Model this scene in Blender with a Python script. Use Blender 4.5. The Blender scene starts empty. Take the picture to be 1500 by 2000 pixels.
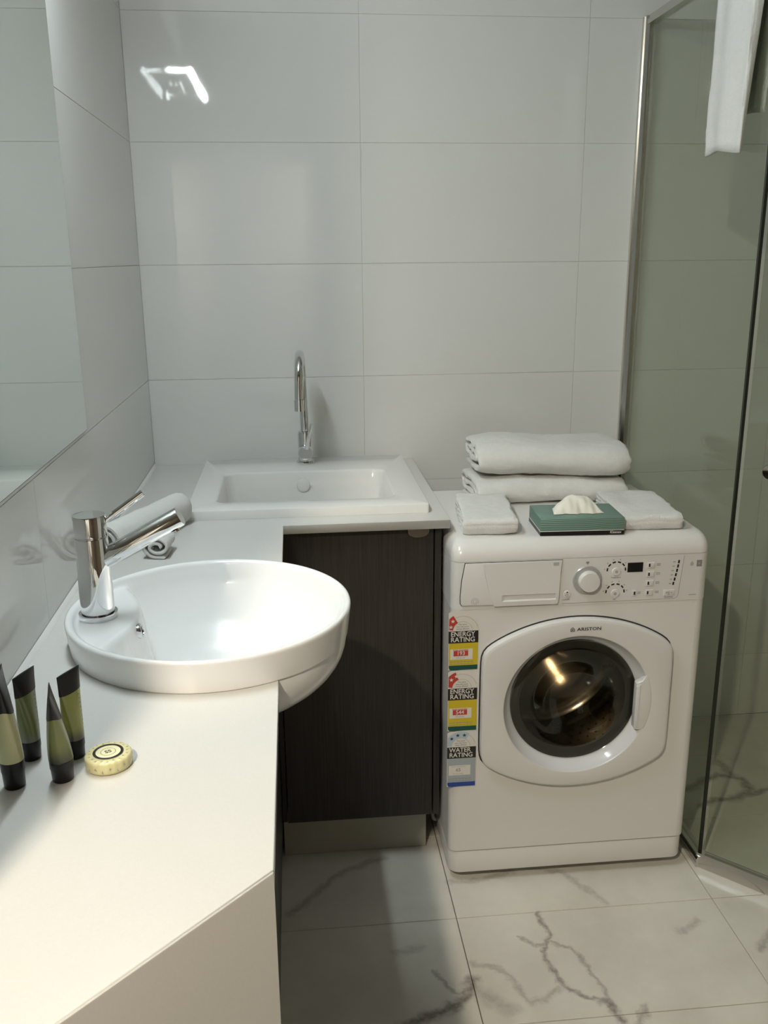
import bpy, bmesh, math, random
from mathutils import Vector, Matrix, noise

sc = bpy.context.scene
C = bpy.context.collection
PI = math.pi
random.seed(7)

# ------------------------------------------------------------------ camera
cam_data = bpy.data.cameras.new('camera')
cam = bpy.data.objects.new('camera', cam_data)
C.objects.link(cam)
cam_data.sensor_fit = 'VERTICAL'
cam_data.sensor_height = 24.0
cam_data.sensor_width = 18.0
cam_data.lens = 1768.67 * 24.0 / 2000.0
cam_data.clip_start = 0.02
_r = Vector((0.9950, -0.0994, -0.0082)).normalized()
_f = Vector((0.0935, 0.9584, -0.2698)).normalized()
_u = _r.cross(_f).normalized()
_r = _f.cross(_u).normalized()
M = Matrix.Identity(4)
for i in range(3):
    M[i][0], M[i][1], M[i][2] = _r[i], _u[i], -_f[i]
M[0][3], M[1][3], M[2][3] = 0.39675, -2.5306, 1.43595
cam.matrix_world = M
sc.camera = cam

# ------------------------------------------------------------------ world, exposure
w = bpy.data.worlds.new('world')
sc.world = w
w.use_nodes = True
w.node_tree.nodes['Background'].inputs[0].default_value = (0.75, 0.8, 0.85, 1)
w.node_tree.nodes['Background'].inputs[1].default_value = 0.05
sc.view_settings.view_transform = 'Standard'
sc.view_settings.look = 'None'
sc.view_settings.gamma = 1.0
sc.view_settings.use_curve_mapping = False
sc.view_settings.exposure = 0.31

# ------------------------------------------------------------------ lamps (downlight and vanity fixtures are built below)
WARM_POS = (-0.19, -2.88, 2.372)   # warm downlight in the room behind
WARM_W = 43.0
VANITY_E = 150.0

def area_light(name, loc, power, color, size, rot=(0, 0, 0)):
    d = bpy.data.lights.new(name, 'AREA')
    d.shape = 'DISK'
    d.size = size
    d.energy = power
    d.color = color
    o = bpy.data.objects.new(name, d)
    C.objects.link(o)
    o.location = loc
    o.rotation_euler = rot
    return o
area_light('doorway_lamp_light', WARM_POS, WARM_W, (1.0, 0.875, 0.70), 0.07)
area_light('far_room_fill_light', (1.0, -5.0, 2.372), 50.0, (1.0, 0.93, 0.84), 0.3)  # added unseen fill without fixture, brightens the doorway's reflection in the tiles

# ------------------------------------------------------------------ materials
def mat(name, color, rough=0.5, metal=0.0, bump=0.0, bscale=50.0, coat=0.0, spec=0.5, sheen=0.0, var=0.0, vscale=8.0, bdist=0.002):
    m = bpy.data.materials.new(name)
    m.use_nodes = True
    nt = m.node_tree
    b = nt.nodes['Principled BSDF']
    b.inputs['Base Color'].default_value = (*color, 1)
    b.inputs['Roughness'].default_value = rough
    b.inputs['Metallic'].default_value = metal
    b.inputs['Coat Weight'].default_value = coat
    b.inputs['Specular IOR Level'].default_value = spec
    if sheen:
        b.inputs['Sheen Weight'].default_value = sheen
        b.inputs['Sheen Roughness'].default_value = 0.6
    tc = nt.nodes.new('ShaderNodeTexCoord')
    if var:
        n = nt.nodes.new('ShaderNodeTexNoise')
        n.inputs['Scale'].default_value = vscale
        n.inputs['Detail'].default_value = 6
        nt.links.new(tc.outputs['Object'], n.inputs['Vector'])
        mx = nt.nodes.new('ShaderNodeMixRGB')
        mx.inputs[1].default_value = (*[c * (1 - var) for c in color], 1)
        mx.inputs[2].default_value = (*[min(1, c * (1 + var)) for c in color], 1)
        nt.links.new(n.outputs['Fac'], mx.inputs[0])
        nt.links.new(mx.outputs[0], b.inputs['Base Color'])
    if bump:
        n2 = nt.nodes.new('ShaderNodeTexNoise')
        n2.inputs['Scale'].default_value = bscale
        n2.inputs['Detail'].default_value = 4
        nt.links.new(tc.outputs['Object'], n2.inputs['Vector'])
        bp = nt.nodes.new('ShaderNodeBump')
        bp.inputs['Strength'].default_value = bump
        bp.inputs['Distance'].default_value = bdist
        nt.links.new(n2.outputs['Fac'], bp.inputs['Height'])
        nt.links.new(bp.outputs[0], b.inputs['Normal'])
    return m

MT = {}
MT['tile'] = mat('glazed_tile', (0.72, 0.722, 0.70), 0.035, bump=0.035, bscale=5.0, bdist=0.01, spec=0.5)
MT['grout'] = mat('grout', (0.60, 0.60, 0.575), 0.7)
MT['paint'] = mat('wall_paint', (0.20, 0.17, 0.125), 0.8, bump=0.1, bscale=300)
MT['ceil'] = mat('ceiling_paint', (0.36, 0.35, 0.33), 0.9, bump=0.1, bscale=200)
MT['stone'] = mat('quartz_top', (0.65, 0.643, 0.615), 0.20, var=0.035, vscale=350.0, bump=0.02, bscale=120)
MT['ceramic'] = mat('white_ceramic', (0.87, 0.875, 0.875), 0.22, coat=0.35, bump=0.02, bscale=8)
MT['sinkwhite'] = mat('sink_acrylic', (0.80, 0.795, 0.77), 0.12, bump=0.02, bscale=10)
MT['chrome'] = mat('chrome', (0.74, 0.75, 0.76), 0.04, metal=1.0, bump=0.01, bscale=6)
MT['alu'] = mat('polished_aluminium', (0.62, 0.61, 0.58), 0.18, metal=1.0, bump=0.02, bscale=60)
MT['steel'] = mat('drum_steel', (0.60, 0.55, 0.47), 0.16, metal=1.0, bump=0.06, bscale=10, bdist=0.01)
MT['white'] = mat('white_enamel', (0.74, 0.73, 0.71), 0.2, bump=0.015, bscale=200)
MT['panelwhite'] = mat('panel_plastic', (0.72, 0.715, 0.70), 0.28, bump=0.02, bscale=300)
MT['silverplastic'] = mat('silver_plastic', (0.52, 0.52, 0.52), 0.28, metal=0.35, bump=0.02, bscale=200)
MT['bevelwhite'] = mat('glossy_white_plastic', (0.72, 0.73, 0.75), 0.10, bump=0.01, bscale=40)
MT['rubber'] = mat('grey_rubber', (0.09, 0.095, 0.095), 0.5, bump=0.05, bscale=60)
MT['black'] = mat('black_plastic', (0.010, 0.010, 0.011), 0.33, spec=0.3, bump=0.02, bscale=100)
MT['gap'] = mat('dark_gap', (0.03, 0.03, 0.03), 0.8, bump=0.02, bscale=100)
MT['greyprint'] = mat('grey_print', (0.25, 0.25, 0.25), 0.5, var=0.05)
MT['midprint'] = mat('pale_print', (0.42, 0.42, 0.41), 0.5, var=0.05)
MT['inkblack'] = mat('black_print', (0.010, 0.010, 0.010), 0.35, var=0.05)
MT['paper'] = mat('label_paper', (0.72, 0.69, 0.64), 0.4, var=0.02)
MT['red'] = mat('red_print', (0.50, 0.045, 0.03), 0.4, var=0.05)
MT['yellow'] = mat('yellow_print', (0.60, 0.46, 0.02), 0.4, var=0.04)
MT['green'] = mat('green_print', (0.0, 0.075, 0.055), 0.4, var=0.05)
MT['greyblue'] = mat('grey_blue_print', (0.36, 0.41, 0.44), 0.4, var=0.04)
MT['paleblue'] = mat('pale_blue_print', (0.45, 0.56, 0.62), 0.4, var=0.04)
MT['blue'] = mat('blue_print', (0.015, 0.055, 0.30), 0.4, var=0.05)
MT['navy'] = mat('navy_print', (0.015, 0.03, 0.14), 0.4, var=0.05)
MT['towel'] = mat('terry_cotton', (0.69, 0.69, 0.665), 1.0, bump=0.6, bscale=380, bdist=0.002, sheen=0.1, var=0.05, vscale=90)
MT['tissue'] = mat('tissue_paper', (0.80, 0.78, 0.70), 0.95, bump=0.4, bscale=60, bdist=0.003)
MT['soap'] = mat('soap_wrapper', (0.66, 0.62, 0.34), 0.35, bump=0.2, bscale=60, var=0.05)
MT['soaplabel'] = mat('soap_label', (0.78, 0.76, 0.50), 0.35, var=0.03)
MT['mirror'] = mat('mirror_silver', (0.92, 0.97, 0.935), 0.008, metal=1.0)
MT['mirroredge'] = mat('mirror_edge', (0.10, 0.115, 0.10), 0.3, var=0.03)
MT['mirrorback'] = mat('mirror_backing', (0.72, 0.73, 0.71), 0.4, var=0.03)
MT['seal'] = mat('dark_seal', (0.012, 0.016, 0.010), 0.4, bump=0.05)
MT['kick'] = mat('kick_laminate', (0.40, 0.385, 0.33), 0.3, bump=0.03, bscale=40)
MT['doorpaint'] = mat('door_paint', (0.70, 0.68, 0.63), 0.5, bump=0.05, bscale=60)
MT['hallfloor'] = mat('hall_floor', (0.08, 0.07, 0.06), 0.5, bump=0.1, bscale=60)
MT['hose'] = mat('grey_hose', (0.45, 0.45, 0.44), 0.4, bump=0.05, bscale=100)

def emit(name, color, s):
    m = bpy.data.materials.new(name)
    m.use_nodes = True
    b = m.node_tree.nodes['Principled BSDF']
    b.inputs['Base Color'].default_value = (0.8, 0.8, 0.8, 1)
    b.inputs['Emission Color'].default_value = (*color, 1)
    b.inputs['Emission Strength'].default_value = s
    return m
MT['tubelight'] = emit('fluorescent_diffuser', (0.86, 0.955, 0.98), VANITY_E)
MT['downlight'] = emit('lamp_face', (1.0, 0.88, 0.73), 6.0)

def glass(name, tint, rough=0.0, ior=1.45):
    m = bpy.data.materials.new(name)
    m.use_nodes = True
    nt = m.node_tree
    nt.nodes.remove(nt.nodes['Principled BSDF'])
    out = nt.nodes['Material Output']
    tr = nt.nodes.new('ShaderNodeBsdfTransparent')
    tr.inputs[0].default_value = (*tint, 1)
    gl = nt.nodes.new('ShaderNodeBsdfGlossy')
    gl.inputs['Roughness'].default_value = rough
    gl.inputs[0].default_value = (0.9, 0.95, 0.9, 1)
    lw = nt.nodes.new('ShaderNodeLayerWeight')
    lw.inputs['Blend'].default_value = 0.5
    pw = nt.nodes.new('ShaderNodeMath')
    pw.operation = 'POWER'
    pw.inputs[1].default_value = 5.0
    nt.links.new(lw.outputs['Facing'], pw.inputs[0])
    fr = nt.nodes.new('ShaderNodeMapRange')
    fr.inputs['To Min'].default_value = ((ior - 1) / (ior + 1)) ** 2
    nt.links.new(pw.outputs[0], fr.inputs['Value'])
    mx = nt.nodes.new('ShaderNodeMixShader')
    nt.links.new(fr.outputs[0], mx.inputs[0])
    nt.links.new(tr.outputs[0], mx.inputs[1])
    nt.links.new(gl.outputs[0], mx.inputs[2])
    nt.links.new(mx.outputs[0], out.inputs[0])
    return m
MT['glass'] = glass('shower_glass', (0.85, 0.870, 0.828), 0.0, 1.35)
MT['porthole'] = glass('porthole_glass', (0.50, 0.47, 0.41), 0.0, 1.5)

def wood_mat():
    m = mat('dark_wood_veneer', (0.05, 0.04, 0.035), 0.42)
    nt = m.node_tree
    b = nt.nodes['Principled BSDF']
    tc = nt.nodes.new('ShaderNodeTexCoord')
    mp = nt.nodes.new('ShaderNodeMapping')
    mp.inputs['Scale'].default_value = (420, 420, 9)
    n = nt.nodes.new('ShaderNodeTexNoise')
    n.inputs['Scale'].default_value = 1.0
    n.inputs['Detail'].default_value = 5
    cr = nt.nodes.new('ShaderNodeValToRGB')
    cr.color_ramp.elements[0].position = 0.35
    cr.color_ramp.elements[0].color = (0.022, 0.018, 0.0155, 1)
    cr.color_ramp.elements[1].position = 0.68
    cr.color_ramp.elements[1].color = (0.038, 0.031, 0.026, 1)
    nt.links.new(tc.outputs['Object'], mp.inputs[0])
    nt.links.new(mp.outputs[0], n.inputs['Vector'])
    nt.links.new(n.outputs['Fac'], cr.inputs[0])
    nt.links.new(cr.outputs[0], b.inputs['Base Color'])
    bp = nt.nodes.new('ShaderNodeBump')
    bp.inputs['Strength'].default_value = 0.15
    bp.inputs['Distance'].default_value = 0.001
    nt.links.new(n.outputs['Fac'], bp.inputs['Height'])
    nt.links.new(bp.outputs[0], b.inputs['Normal'])
    return m
MT['wood'] = wood_mat()

VEINS = [
    ([(0.907, -0.838), (0.911, -0.906), (0.887, -0.952), (0.891, -1.027), (0.914, -1.065), (0.961, -1.099), (0.978, -1.097), (0.99, -1.15)], 0.011, 0.75),
    ([(0.961, -1.099), (0.978, -1.10), (0.992, -1.15)], 0.016, 0.9),
    ([(0.904, -0.93), (0.949, -0.95), (0.971, -1.018), (0.983, -1.063), (0.978, -1.097)], 0.009, 0.55),
    ([(0.722, -1.018), (0.693, -1.064), (0.641, -1.092), (0.56, -1.125)], 0.024, 0.95),
    ([(0.644, -0.986), (0.664, -1.029), (0.688, -1.048), (0.72, -1.022)], 0.009, 0.6),
    ([(0.73, -0.973), (0.77, -0.982), (0.801, -1.026), (0.826, -1.089), (0.894, -1.062)], 0.012, 0.45),
    ([(0.717, -1.034), (0.744, -1.071), (0.783, -1.101)], 0.028, 0.4),
    ([(0.844, -0.908), (0.88, -0.937), (0.904, -0.93)], 0.009, 0.55),
    ([(0.728, -0.709), (0.816, -0.706), (0.885, -0.687)], 0.014, 0.4),
    ([(0.927, -0.684), (0.994, -0.698), (1.048, -0.781), (1.073, -0.823)], 0.014, 0.38),
    ([(1.201, -0.927), (1.256, -0.897)], 0.016, 0.4),
    ([(0.344, -0.776), (0.382, -0.741), (0.471, -0.646), (0.579, -0.601)], 0.018, 0.5),
    ([(0.568, -0.927), (0.626, -0.914)], 0.016, 0.35),
    ([(1.013, -1.17), (1.045, -1.125)], 0.012, 0.6),
    ([(1.35, -0.995), (1.395, -0.955)], 0.016, 0.6),
    ([(1.40, -0.40), (1.446, -0.396), (1.564, -0.338), (1.621, -0.359), (1.625, -0.417), (1.574, -0.452), (1.507, -0.458), (1.45, -0.478)], 0.022, 0.85),
    ([(1.60, -0.27), (1.613, -0.358)], 0.022, 0.6),
    ([(1.596, -0.441), (1.673, -0.422), (1.80, -0.40)], 0.018, 0.8),
]

def vein_group():
    g = bpy.data.node_groups.new('vein_segment', 'ShaderNodeTree')
    for n in ('P', 'A', 'D'):
        g.interface.new_socket(n, in_out='INPUT', socket_type='NodeSocketVector')
    for n in ('InvLen2', 'Width', 'Strength'):
        g.interface.new_socket(n, in_out='INPUT', socket_type='NodeSocketFloat')
    g.interface.new_socket('Value', in_out='OUTPUT', socket_type='NodeSocketFloat')
    gi = g.nodes.new('NodeGroupInput')
    go = g.nodes.new('NodeGroupOutput')
    def vm(op, a, b=None):
        n = g.nodes.new('ShaderNodeVectorMath')
        n.operation = op
        g.links.new(a, n.inputs[0])
        if b is not None:
            g.links.new(b, n.inputs[1])
        return n
    ap = vm('SUBTRACT', gi.outputs['P'], gi.outputs['A'])
    dt = vm('DOT_PRODUCT', ap.outputs[0], gi.outputs['D'])
    h = g.nodes.new('ShaderNodeMath')
    h.operation = 'MULTIPLY'
    h.use_clamp = True
    g.links.new(dt.outputs['Value'], h.inputs[0])
    g.links.new(gi.outputs['InvLen2'], h.inputs[1])
    sc_ = g.nodes.new('ShaderNodeVectorMath')
    sc_.operation = 'SCALE'
    g.links.new(gi.outputs['D'], sc_.inputs[0])
    g.links.new(h.outputs[0], sc_.inputs['Scale'])
    df = vm('SUBTRACT', ap.outputs[0], sc_.outputs[0])
    ln = vm('LENGTH', df.outputs[0])
    mr = g.nodes.new('ShaderNodeMapRange')
    mr.interpolation_type = 'SMOOTHSTEP'
    mr.inputs['From Min'].default_value = 0.0
    g.links.new(ln.outputs['Value'], mr.inputs['Value'])
    g.links.new(gi.outputs['Width'], mr.inputs['From Max'])
    g.links.new(gi.outputs['Strength'], mr.inputs['To Min'])
    mr.inputs['To Max'].default_value = 0.0
    g.links.new(mr.outputs[0], go.inputs[0])
    return g

def marble_mat():
    m = mat('veined_marble', (0.7, 0.68, 0.62), 0.16)
    nt = m.node_tree
    b = nt.nodes['Principled BSDF']
    geo = nt.nodes.new('ShaderNodeNewGeometry')
    flat = nt.nodes.new('ShaderNodeVectorMath')
    flat.operation = 'MULTIPLY'
    flat.inputs[1].default_value = (1, 1, 0)
    nt.links.new(geo.outputs['Position'], flat.inputs[0])
    def noise_(scale, detail, src, rough=0.6):
        n = nt.nodes.new('ShaderNodeTexNoise')
        n.inputs['Scale'].default_value = scale
        n.inputs['Detail'].default_value = detail
        n.inputs['Roughness'].default_value = rough
        nt.links.new(src, n.inputs['Vector'])
        return n
    warp = noise_(26, 5, flat.outputs[0])
    sub = nt.nodes.new('ShaderNodeVectorMath')
    sub.operation = 'SUBTRACT'
    sub.inputs[1].default_value = (0.5, 0.5, 0.5)
    nt.links.new(warp.outputs['Color'], sub.inputs[0])
    scl = nt.nodes.new('ShaderNodeVectorMath')
    scl.operation = 'MULTIPLY'
    scl.inputs[1].default_value = (0.045, 0.045, 0.0)
    nt.links.new(sub.outputs[0], scl.inputs[0])
    add = nt.nodes.new('ShaderNodeVectorMath')
    add.operation = 'ADD'
    nt.links.new(flat.outputs[0], add.inputs[0])
    nt.links.new(scl.outputs[0], add.inputs[1])
    g = vein_group()
    acc = None
    for pts, wd, st in VEINS:
        for p, q in zip(pts[:-1], pts[1:]):
            n = nt.nodes.new('ShaderNodeGroup')
            n.node_tree = g
            d = (q[0] - p[0], q[1] - p[1], 0)
            n.inputs['A'].default_value = (p[0], p[1], 0)
            n.inputs['D'].default_value = d
            n.inputs['InvLen2'].default_value = 1.0 / (d[0] ** 2 + d[1] ** 2)
            n.inputs['Width'].default_value = wd
            n.inputs['Strength'].default_value = st
            nt.links.new(add.outputs[0], n.inputs['P'])
            if acc is None:
                acc = n.outputs[0]
            else:
                mxn = nt.nodes.new('ShaderNodeMath')
                mxn.operation = 'MAXIMUM'
                nt.links.new(acc, mxn.inputs[0])
                nt.links.new(n.outputs[0], mxn.inputs[1])
                acc = mxn.outputs[0]
    brk = noise_(70, 4, flat.outputs[0])
    mr = nt.nodes.new('ShaderNodeMapRange')
    mr.inputs['From Min'].default_value = 0.3
    mr.inputs['From Max'].default_value = 0.6
    mr.inputs['To Min'].default_value = 0.55
    nt.links.new(brk.outputs['Fac'], mr.inputs['Value'])
    mul = nt.nodes.new('ShaderNodeMath')
    mul.operation = 'MULTIPLY'
    nt.links.new(acc, mul.inputs[0])
    nt.links.new(mr.outputs[0], mul.inputs[1])
    cloud = noise_(4.5, 6, flat.outputs[0])
    cr = nt.nodes.new('ShaderNodeValToRGB')
    cr.color_ramp.elements[0].position = 0.35
    cr.color_ramp.elements[0].color = (0.60, 0.575, 0.515, 1)
    cr.color_ramp.elements[1].position = 0.65
    cr.color_ramp.elements[1].color = (0.70, 0.68, 0.615, 1)
    nt.links.new(cloud.outputs['Fac'], cr.inputs[0])
    mx = nt.nodes.new('ShaderNodeMixRGB')
    mx.inputs[2].default_value = (0.20, 0.175, 0.15, 1)
    nt.links.new(mul.outputs[0], mx.inputs[0])
    nt.links.new(cr.outputs[0], mx.inputs[1])
    nt.links.new(mx.outputs[0], b.inputs['Base Color'])
    return m
MT['marble'] = marble_mat()

# ------------------------------------------------------------------ helpers
def link(name, me, parent=None, loc=(0, 0, 0)):
    o = bpy.data.objects.new(name, me)
    C.objects.link(o)
    o.location = loc
    if parent is not None:
        o.parent = parent
    return o

def obj(name, bm, m, parent=None, loc=(0, 0, 0), smooth=35):
    bmesh.ops.recalc_face_normals(bm, faces=bm.faces[:])
    me = bpy.data.meshes.new(name)
    bm.to_mesh(me)
    bm.free()
    for mm in (m if isinstance(m, (list, tuple)) else [m]):
        me.materials.append(MT[mm] if isinstance(mm, str) else mm)
    if smooth:
        me.polygons.foreach_set('use_smooth', [True] * len(me.polygons))
        me.set_sharp_from_angle(angle=math.radians(smooth))
    return link(name, me, parent, loc)

def thing(name, label, cat, loc=(0, 0, 0), rotz=0.0, group=None):
    o = bpy.data.objects.new(name, None)
    C.objects.link(o)
    o.empty_display_size = 0.05
    o.location = loc
    o.rotation_euler = (0, 0, rotz)
    return tag(o, label, cat, group)

def tag(o, label, cat, group=None):
    o['label'] = label
    o['category'] = cat
    if group:
        o['group'] = group
    return o

def struct(o):
    o['kind'] = 'structure'
    return o

def box(bm, a, b, bevel=0.0, seg=2):
    x0, y0, z0 = a
    x1, y1, z1 = b
    vs = [bm.verts.new(p) for p in ((x0, y0, z0), (x1, y0, z0), (x1, y1, z0), (x0, y1, z0), (x0, y0, z1), (x1, y0, z1), (x1, y1, z1), (x0, y1, z1))]
    fs = [(0, 3, 2, 1), (4, 5, 6, 7), (0, 1, 5, 4), (1, 2, 6, 5), (2, 3, 7, 6), (3, 0, 4, 7)]
    faces = [bm.faces.new([vs[i] for i in f]) for f in fs]
    if bevel:
        ed = list({e for f in faces for e in f.edges})
        bmesh.ops.bevel(bm, geom=ed, offset=bevel, segments=seg, profile=0.5, affect='EDGES')
    return bm

def nbox(a, b, bevel=0.0, seg=2):
    return box(bmesh.new(), a, b, bevel, seg)

def lathe(bm, prof, seg=48, axis='Z', center=(0, 0, 0), cap0=True, cap1=True):
    rings = []
    for r, z in prof:
        ring = []
        for i in range(seg):
            t = 2 * PI * i / seg
            p = (r * math.cos(t), r * math.sin(t), z)
            if axis == 'Y':
                p = (p[0], p[2], p[1])
            elif axis == 'X':
                p = (p[2], p[0], p[1])
            ring.append(bm.verts.new((p[0] + center[0], p[1] + center[1], p[2] + center[2])))
        rings.append(ring)
    for a, b in zip(rings[:-1], rings[1:]):
        for i in range(seg):
            j = (i + 1) % seg
            bm.faces.new((a[i], a[j], b[j], b[i]))
    if cap0:
        bm.faces.new(rings[0][::-1])
    if cap1:
        bm.faces.new(rings[-1])
    return bm

def tube(bm, pts, rad, seg=16, caps=True):
    pts = [Vector(p) for p in pts]
    n = len(pts)
    rs = rad if isinstance(rad, (list, tuple)) else [rad] * n
    up = None
    rings = []
    for i, p in enumerate(pts):
        t = (pts[min(i + 1, n - 1)] - pts[max(i - 1, 0)]).normalized()
        if up is None:
            up = Vector((0, 0, 1)) if abs(t.z) < 0.9 else Vector((0, 1, 0))
        s = t.cross(up).normalized()
        up = s.cross(t).normalized()
        rings.append([bm.verts.new(p + (s * math.cos(2 * PI * k / seg) + up * math.sin(2 * PI * k / seg)) * rs[i]) for k in range(seg)])
    for a, b in zip(rings[:-1], rings[1:]):
        for k in range(seg):
            j = (k + 1) % seg
            bm.faces.new((a[k], a[j], b[j], b[k]))
    if caps:
        bm.faces.new(rings[0][::-1])
        bm.faces.new(rings[-1])
    return bm

def prism(bm, poly, d0, d1, plane='XZ', bevel=0.0, seg=2):
    def P(u, v, d):
        return {'XZ': (u, d, v), 'XY': (u, v, d), 'YZ': (d, u, v)}[plane]
    a = [bm.verts.new(P(u, v, d0)) for u, v in poly]
    b = [bm.verts.new(P(u, v, d1)) for u, v in poly]
    n = len(poly)
    fa = bm.faces.new(a)
    fb = bm.faces.new(b[::-1])
    for i in range(n):
        j = (i + 1) % n
        bm.faces.new((a[i], b[i], b[j], a[j]))
    if bevel:
        bmesh.ops.recalc_face_normals(bm, faces=bm.faces[:])
        bmesh.ops.bevel(bm, geom=list(fa.edges) + list(fb.edges), offset=bevel, segments=seg, profile=0.5, affect='EDGES')
    return bm

def rrect(x0, y0, x1, y1, r, n=6):
    out = []
    for cx, cy, a0 in ((x1 - r, y0 + r, -PI / 2), (x1 - r, y1 - r, 0), (x0 + r, y1 - r, PI / 2), (x0 + r, y0 + r, PI)):
        for i in range(n + 1):
            t = a0 + PI / 2 * i / n
            out.append((cx + r * math.cos(t), cy + r * math.sin(t)))
    return out

def catmull(pts, n=8, closed=False):
    pts = [Vector(p) for p in pts]
    out = []
    m = len(pts)
    for i in range(m if closed else m - 1):
        if closed:
            p0, p1, p2, p3 = pts[i - 1], pts[i], pts[(i + 1) % m], pts[(i + 2) % m]
        else:
            p0, p1, p2, p3 = pts[max(i - 1, 0)], pts[i], pts[i + 1], pts[min(i + 2, m - 1)]
        for k in range(n):
            t = k / n
            out.append(0.5 * ((2 * p1) + (p2 - p0) * t + (2 * p0 - 5 * p1 + 4 * p2 - p3) * t * t + (3 * p1 - p0 - 3 * p2 + p3) * t ** 3))
    if not closed:
        out.append(pts[-1])
    return out

def text(name, s, size, m, parent, loc, rot=(PI / 2, 0, 0), sx=1.0, align='LEFT', depth=0.0, spacing=1.0, bold=0.016):
    cu = bpy.data.curves.new(name, 'FONT')
    cu.body = s
    cu.size = size
    cu.offset = bold * size
    cu.align_x = align
    cu.align_y = 'CENTER'
    cu.extrude = depth
    cu.space_character = spacing
    cu.resolution_u = 3
    to = bpy.data.objects.new(name, cu)
    C.objects.link(to)
    dg = bpy.context.evaluated_depsgraph_get()
    me = bpy.data.meshes.new_from_object(to.evaluated_get(dg))
    bpy.data.objects.remove(to)
    bpy.data.curves.remove(cu)
    me.name = name
    me.materials.clear()
    me.materials.append(MT[m])
    for v in me.vertices:
        v.co.x *= sx
    o = link(name, me, parent, loc)
    o.rotation_euler = rot
    return o

def flat(bm, poly, d, plane='XZ', th=0.0004):
    """a thin printed patch standing proud by th towards the viewer (-d)"""
    return prism(bm, poly, d - th, d, plane)

def rect(x0, z0, x1, z1):
    return [(x0, z0), (x1, z0), (x1, z1), (x0, z1)]

# ------------------------------------------------------------------ the room
RX, RYB, HX, CEIL = 2.3, -4.2, -1.2, 2.4
# floor: slab + marble tiles
floor = struct(obj('floor', nbox((HX, RYB, -0.06), (RX, 0.0, -0.009)), 'grout'))
TX = [-0.481 + 0.6 * i for i in range(6)]
TX = [0.0] + [x for x in TX if 0.05 < x < RX] + [RX]
TY = [0.0] + [y for y in [-0.833 + 0.3022 * k for k in range(2, -6, -1)] if -0.001 > y > -2.2] + [-2.2]
floor_tiles = {}
for i in range(len(TX) - 1):
    for j in range(len(TY) - 1):
        wx, wy = TX[i + 1] - TX[i] - 0.0018, TY[j] - TY[j + 1] - 0.0018
        key = (round(wx, 3), round(wy, 3))
        if key not in floor_tiles:
            o = obj('tile', nbox((-wx / 2, -wy / 2, -0.009), (wx / 2, wy / 2, 0), 0.0008, 1), 'marble', floor)
            floor_tiles[key] = o.data
        else:
            o = link('tile', floor_tiles[key], floor)
        o.location = ((TX[i] + TX[i + 1]) / 2, (TY[j] + TY[j + 1]) / 2, 0)
hallfl = obj('hall_boards', nbox((HX, RYB, -0.009), (RX, -2.2, 0)), 'hallfloor', floor)

ceiling = struct(obj('ceiling', nbox((HX, RYB, CEIL), (RX, 0.1, CEIL + 0.05)), 'ceil'))

ZJ = [0.0, 0.212, 0.515, 0.818, 1.120, 1.423, 1.727, 2.030, 2.333, CEIL]
wall_tiles = {}
def tile_wall(wall, axis, joints):
    for i in range(len(joints) - 1):
        for k in range(len(ZJ) - 1):
            a0, a1, z0, z1 = joints[i], joints[i + 1], ZJ[k], ZJ[k + 1]
            wa, wz = a1 - a0 - 0.0009, z1 - z0 - 0.0009
            key = (axis, round(wa, 3), round(wz, 3))
            if key not in wall_tiles:
                if axis == 'x':
                    bm = nbox((-wa / 2, 0, -wz / 2), (wa / 2, 0.008, wz / 2), 0.0004, 1)
                elif axis == 'y':
                    bm = nbox((-0.008, -wa / 2, -wz / 2), (0, wa / 2, wz / 2), 0.0004, 1)
                else:
                    bm = nbox((0, -wa / 2, -wz / 2), (0.008, wa / 2, wz / 2), 0.0004, 1)
                o = obj('tile', bm, 'tile', wall)
                wall_tiles[key] = o.data
            else:
                o = link('tile', wall_tiles[key], wall)
            c = (a0 + a1) / 2
            o.location = (c, 0, (z0 + z1) / 2) if axis == 'x' else (0 if axis == 'y' else RX, c, (z0 + z1) / 2)

wall_back = struct(obj('wall_back', nbox((-0.05, 0.0016, 0), (RX + 0.05, 0.1, CEIL)), 'grout'))
tile_wall(wall_back, 'x', [0.0, 0.59, 1.19, 1.79, RX])
wall_left = struct(obj('wall_left', nbox((-0.1, -2.166, 0), (-0.0016, 0.0078, CEIL)), 'grout'))
tile_wall(wall_left, 'y', [-2.166, -1.757, -1.157, 0.0])
wall_right = struct(obj('wall_right', nbox((RX + 0.0016, -2.2, 0), (RX + 0.1, 0.0078, CEIL)), 'grout'))
tile_wall(wall_right, 'r', [-2.2, -1.8, -1.2, -0.6, 0.0])
struct(obj('wall_hall_right', nbox((RX + 0.0078, RYB, 0), (RX + 0.1, -2.2, CEIL)), 'paint'))
struct(obj('wall_hall_left', nbox((HX - 0.1, RYB, 0), (HX, -2.1, CEIL)), 'paint'))
struct(obj('wall_hall_front', nbox((HX, -2.166, 0), (-0.1, -2.1, CEIL)), 'paint'))
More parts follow.
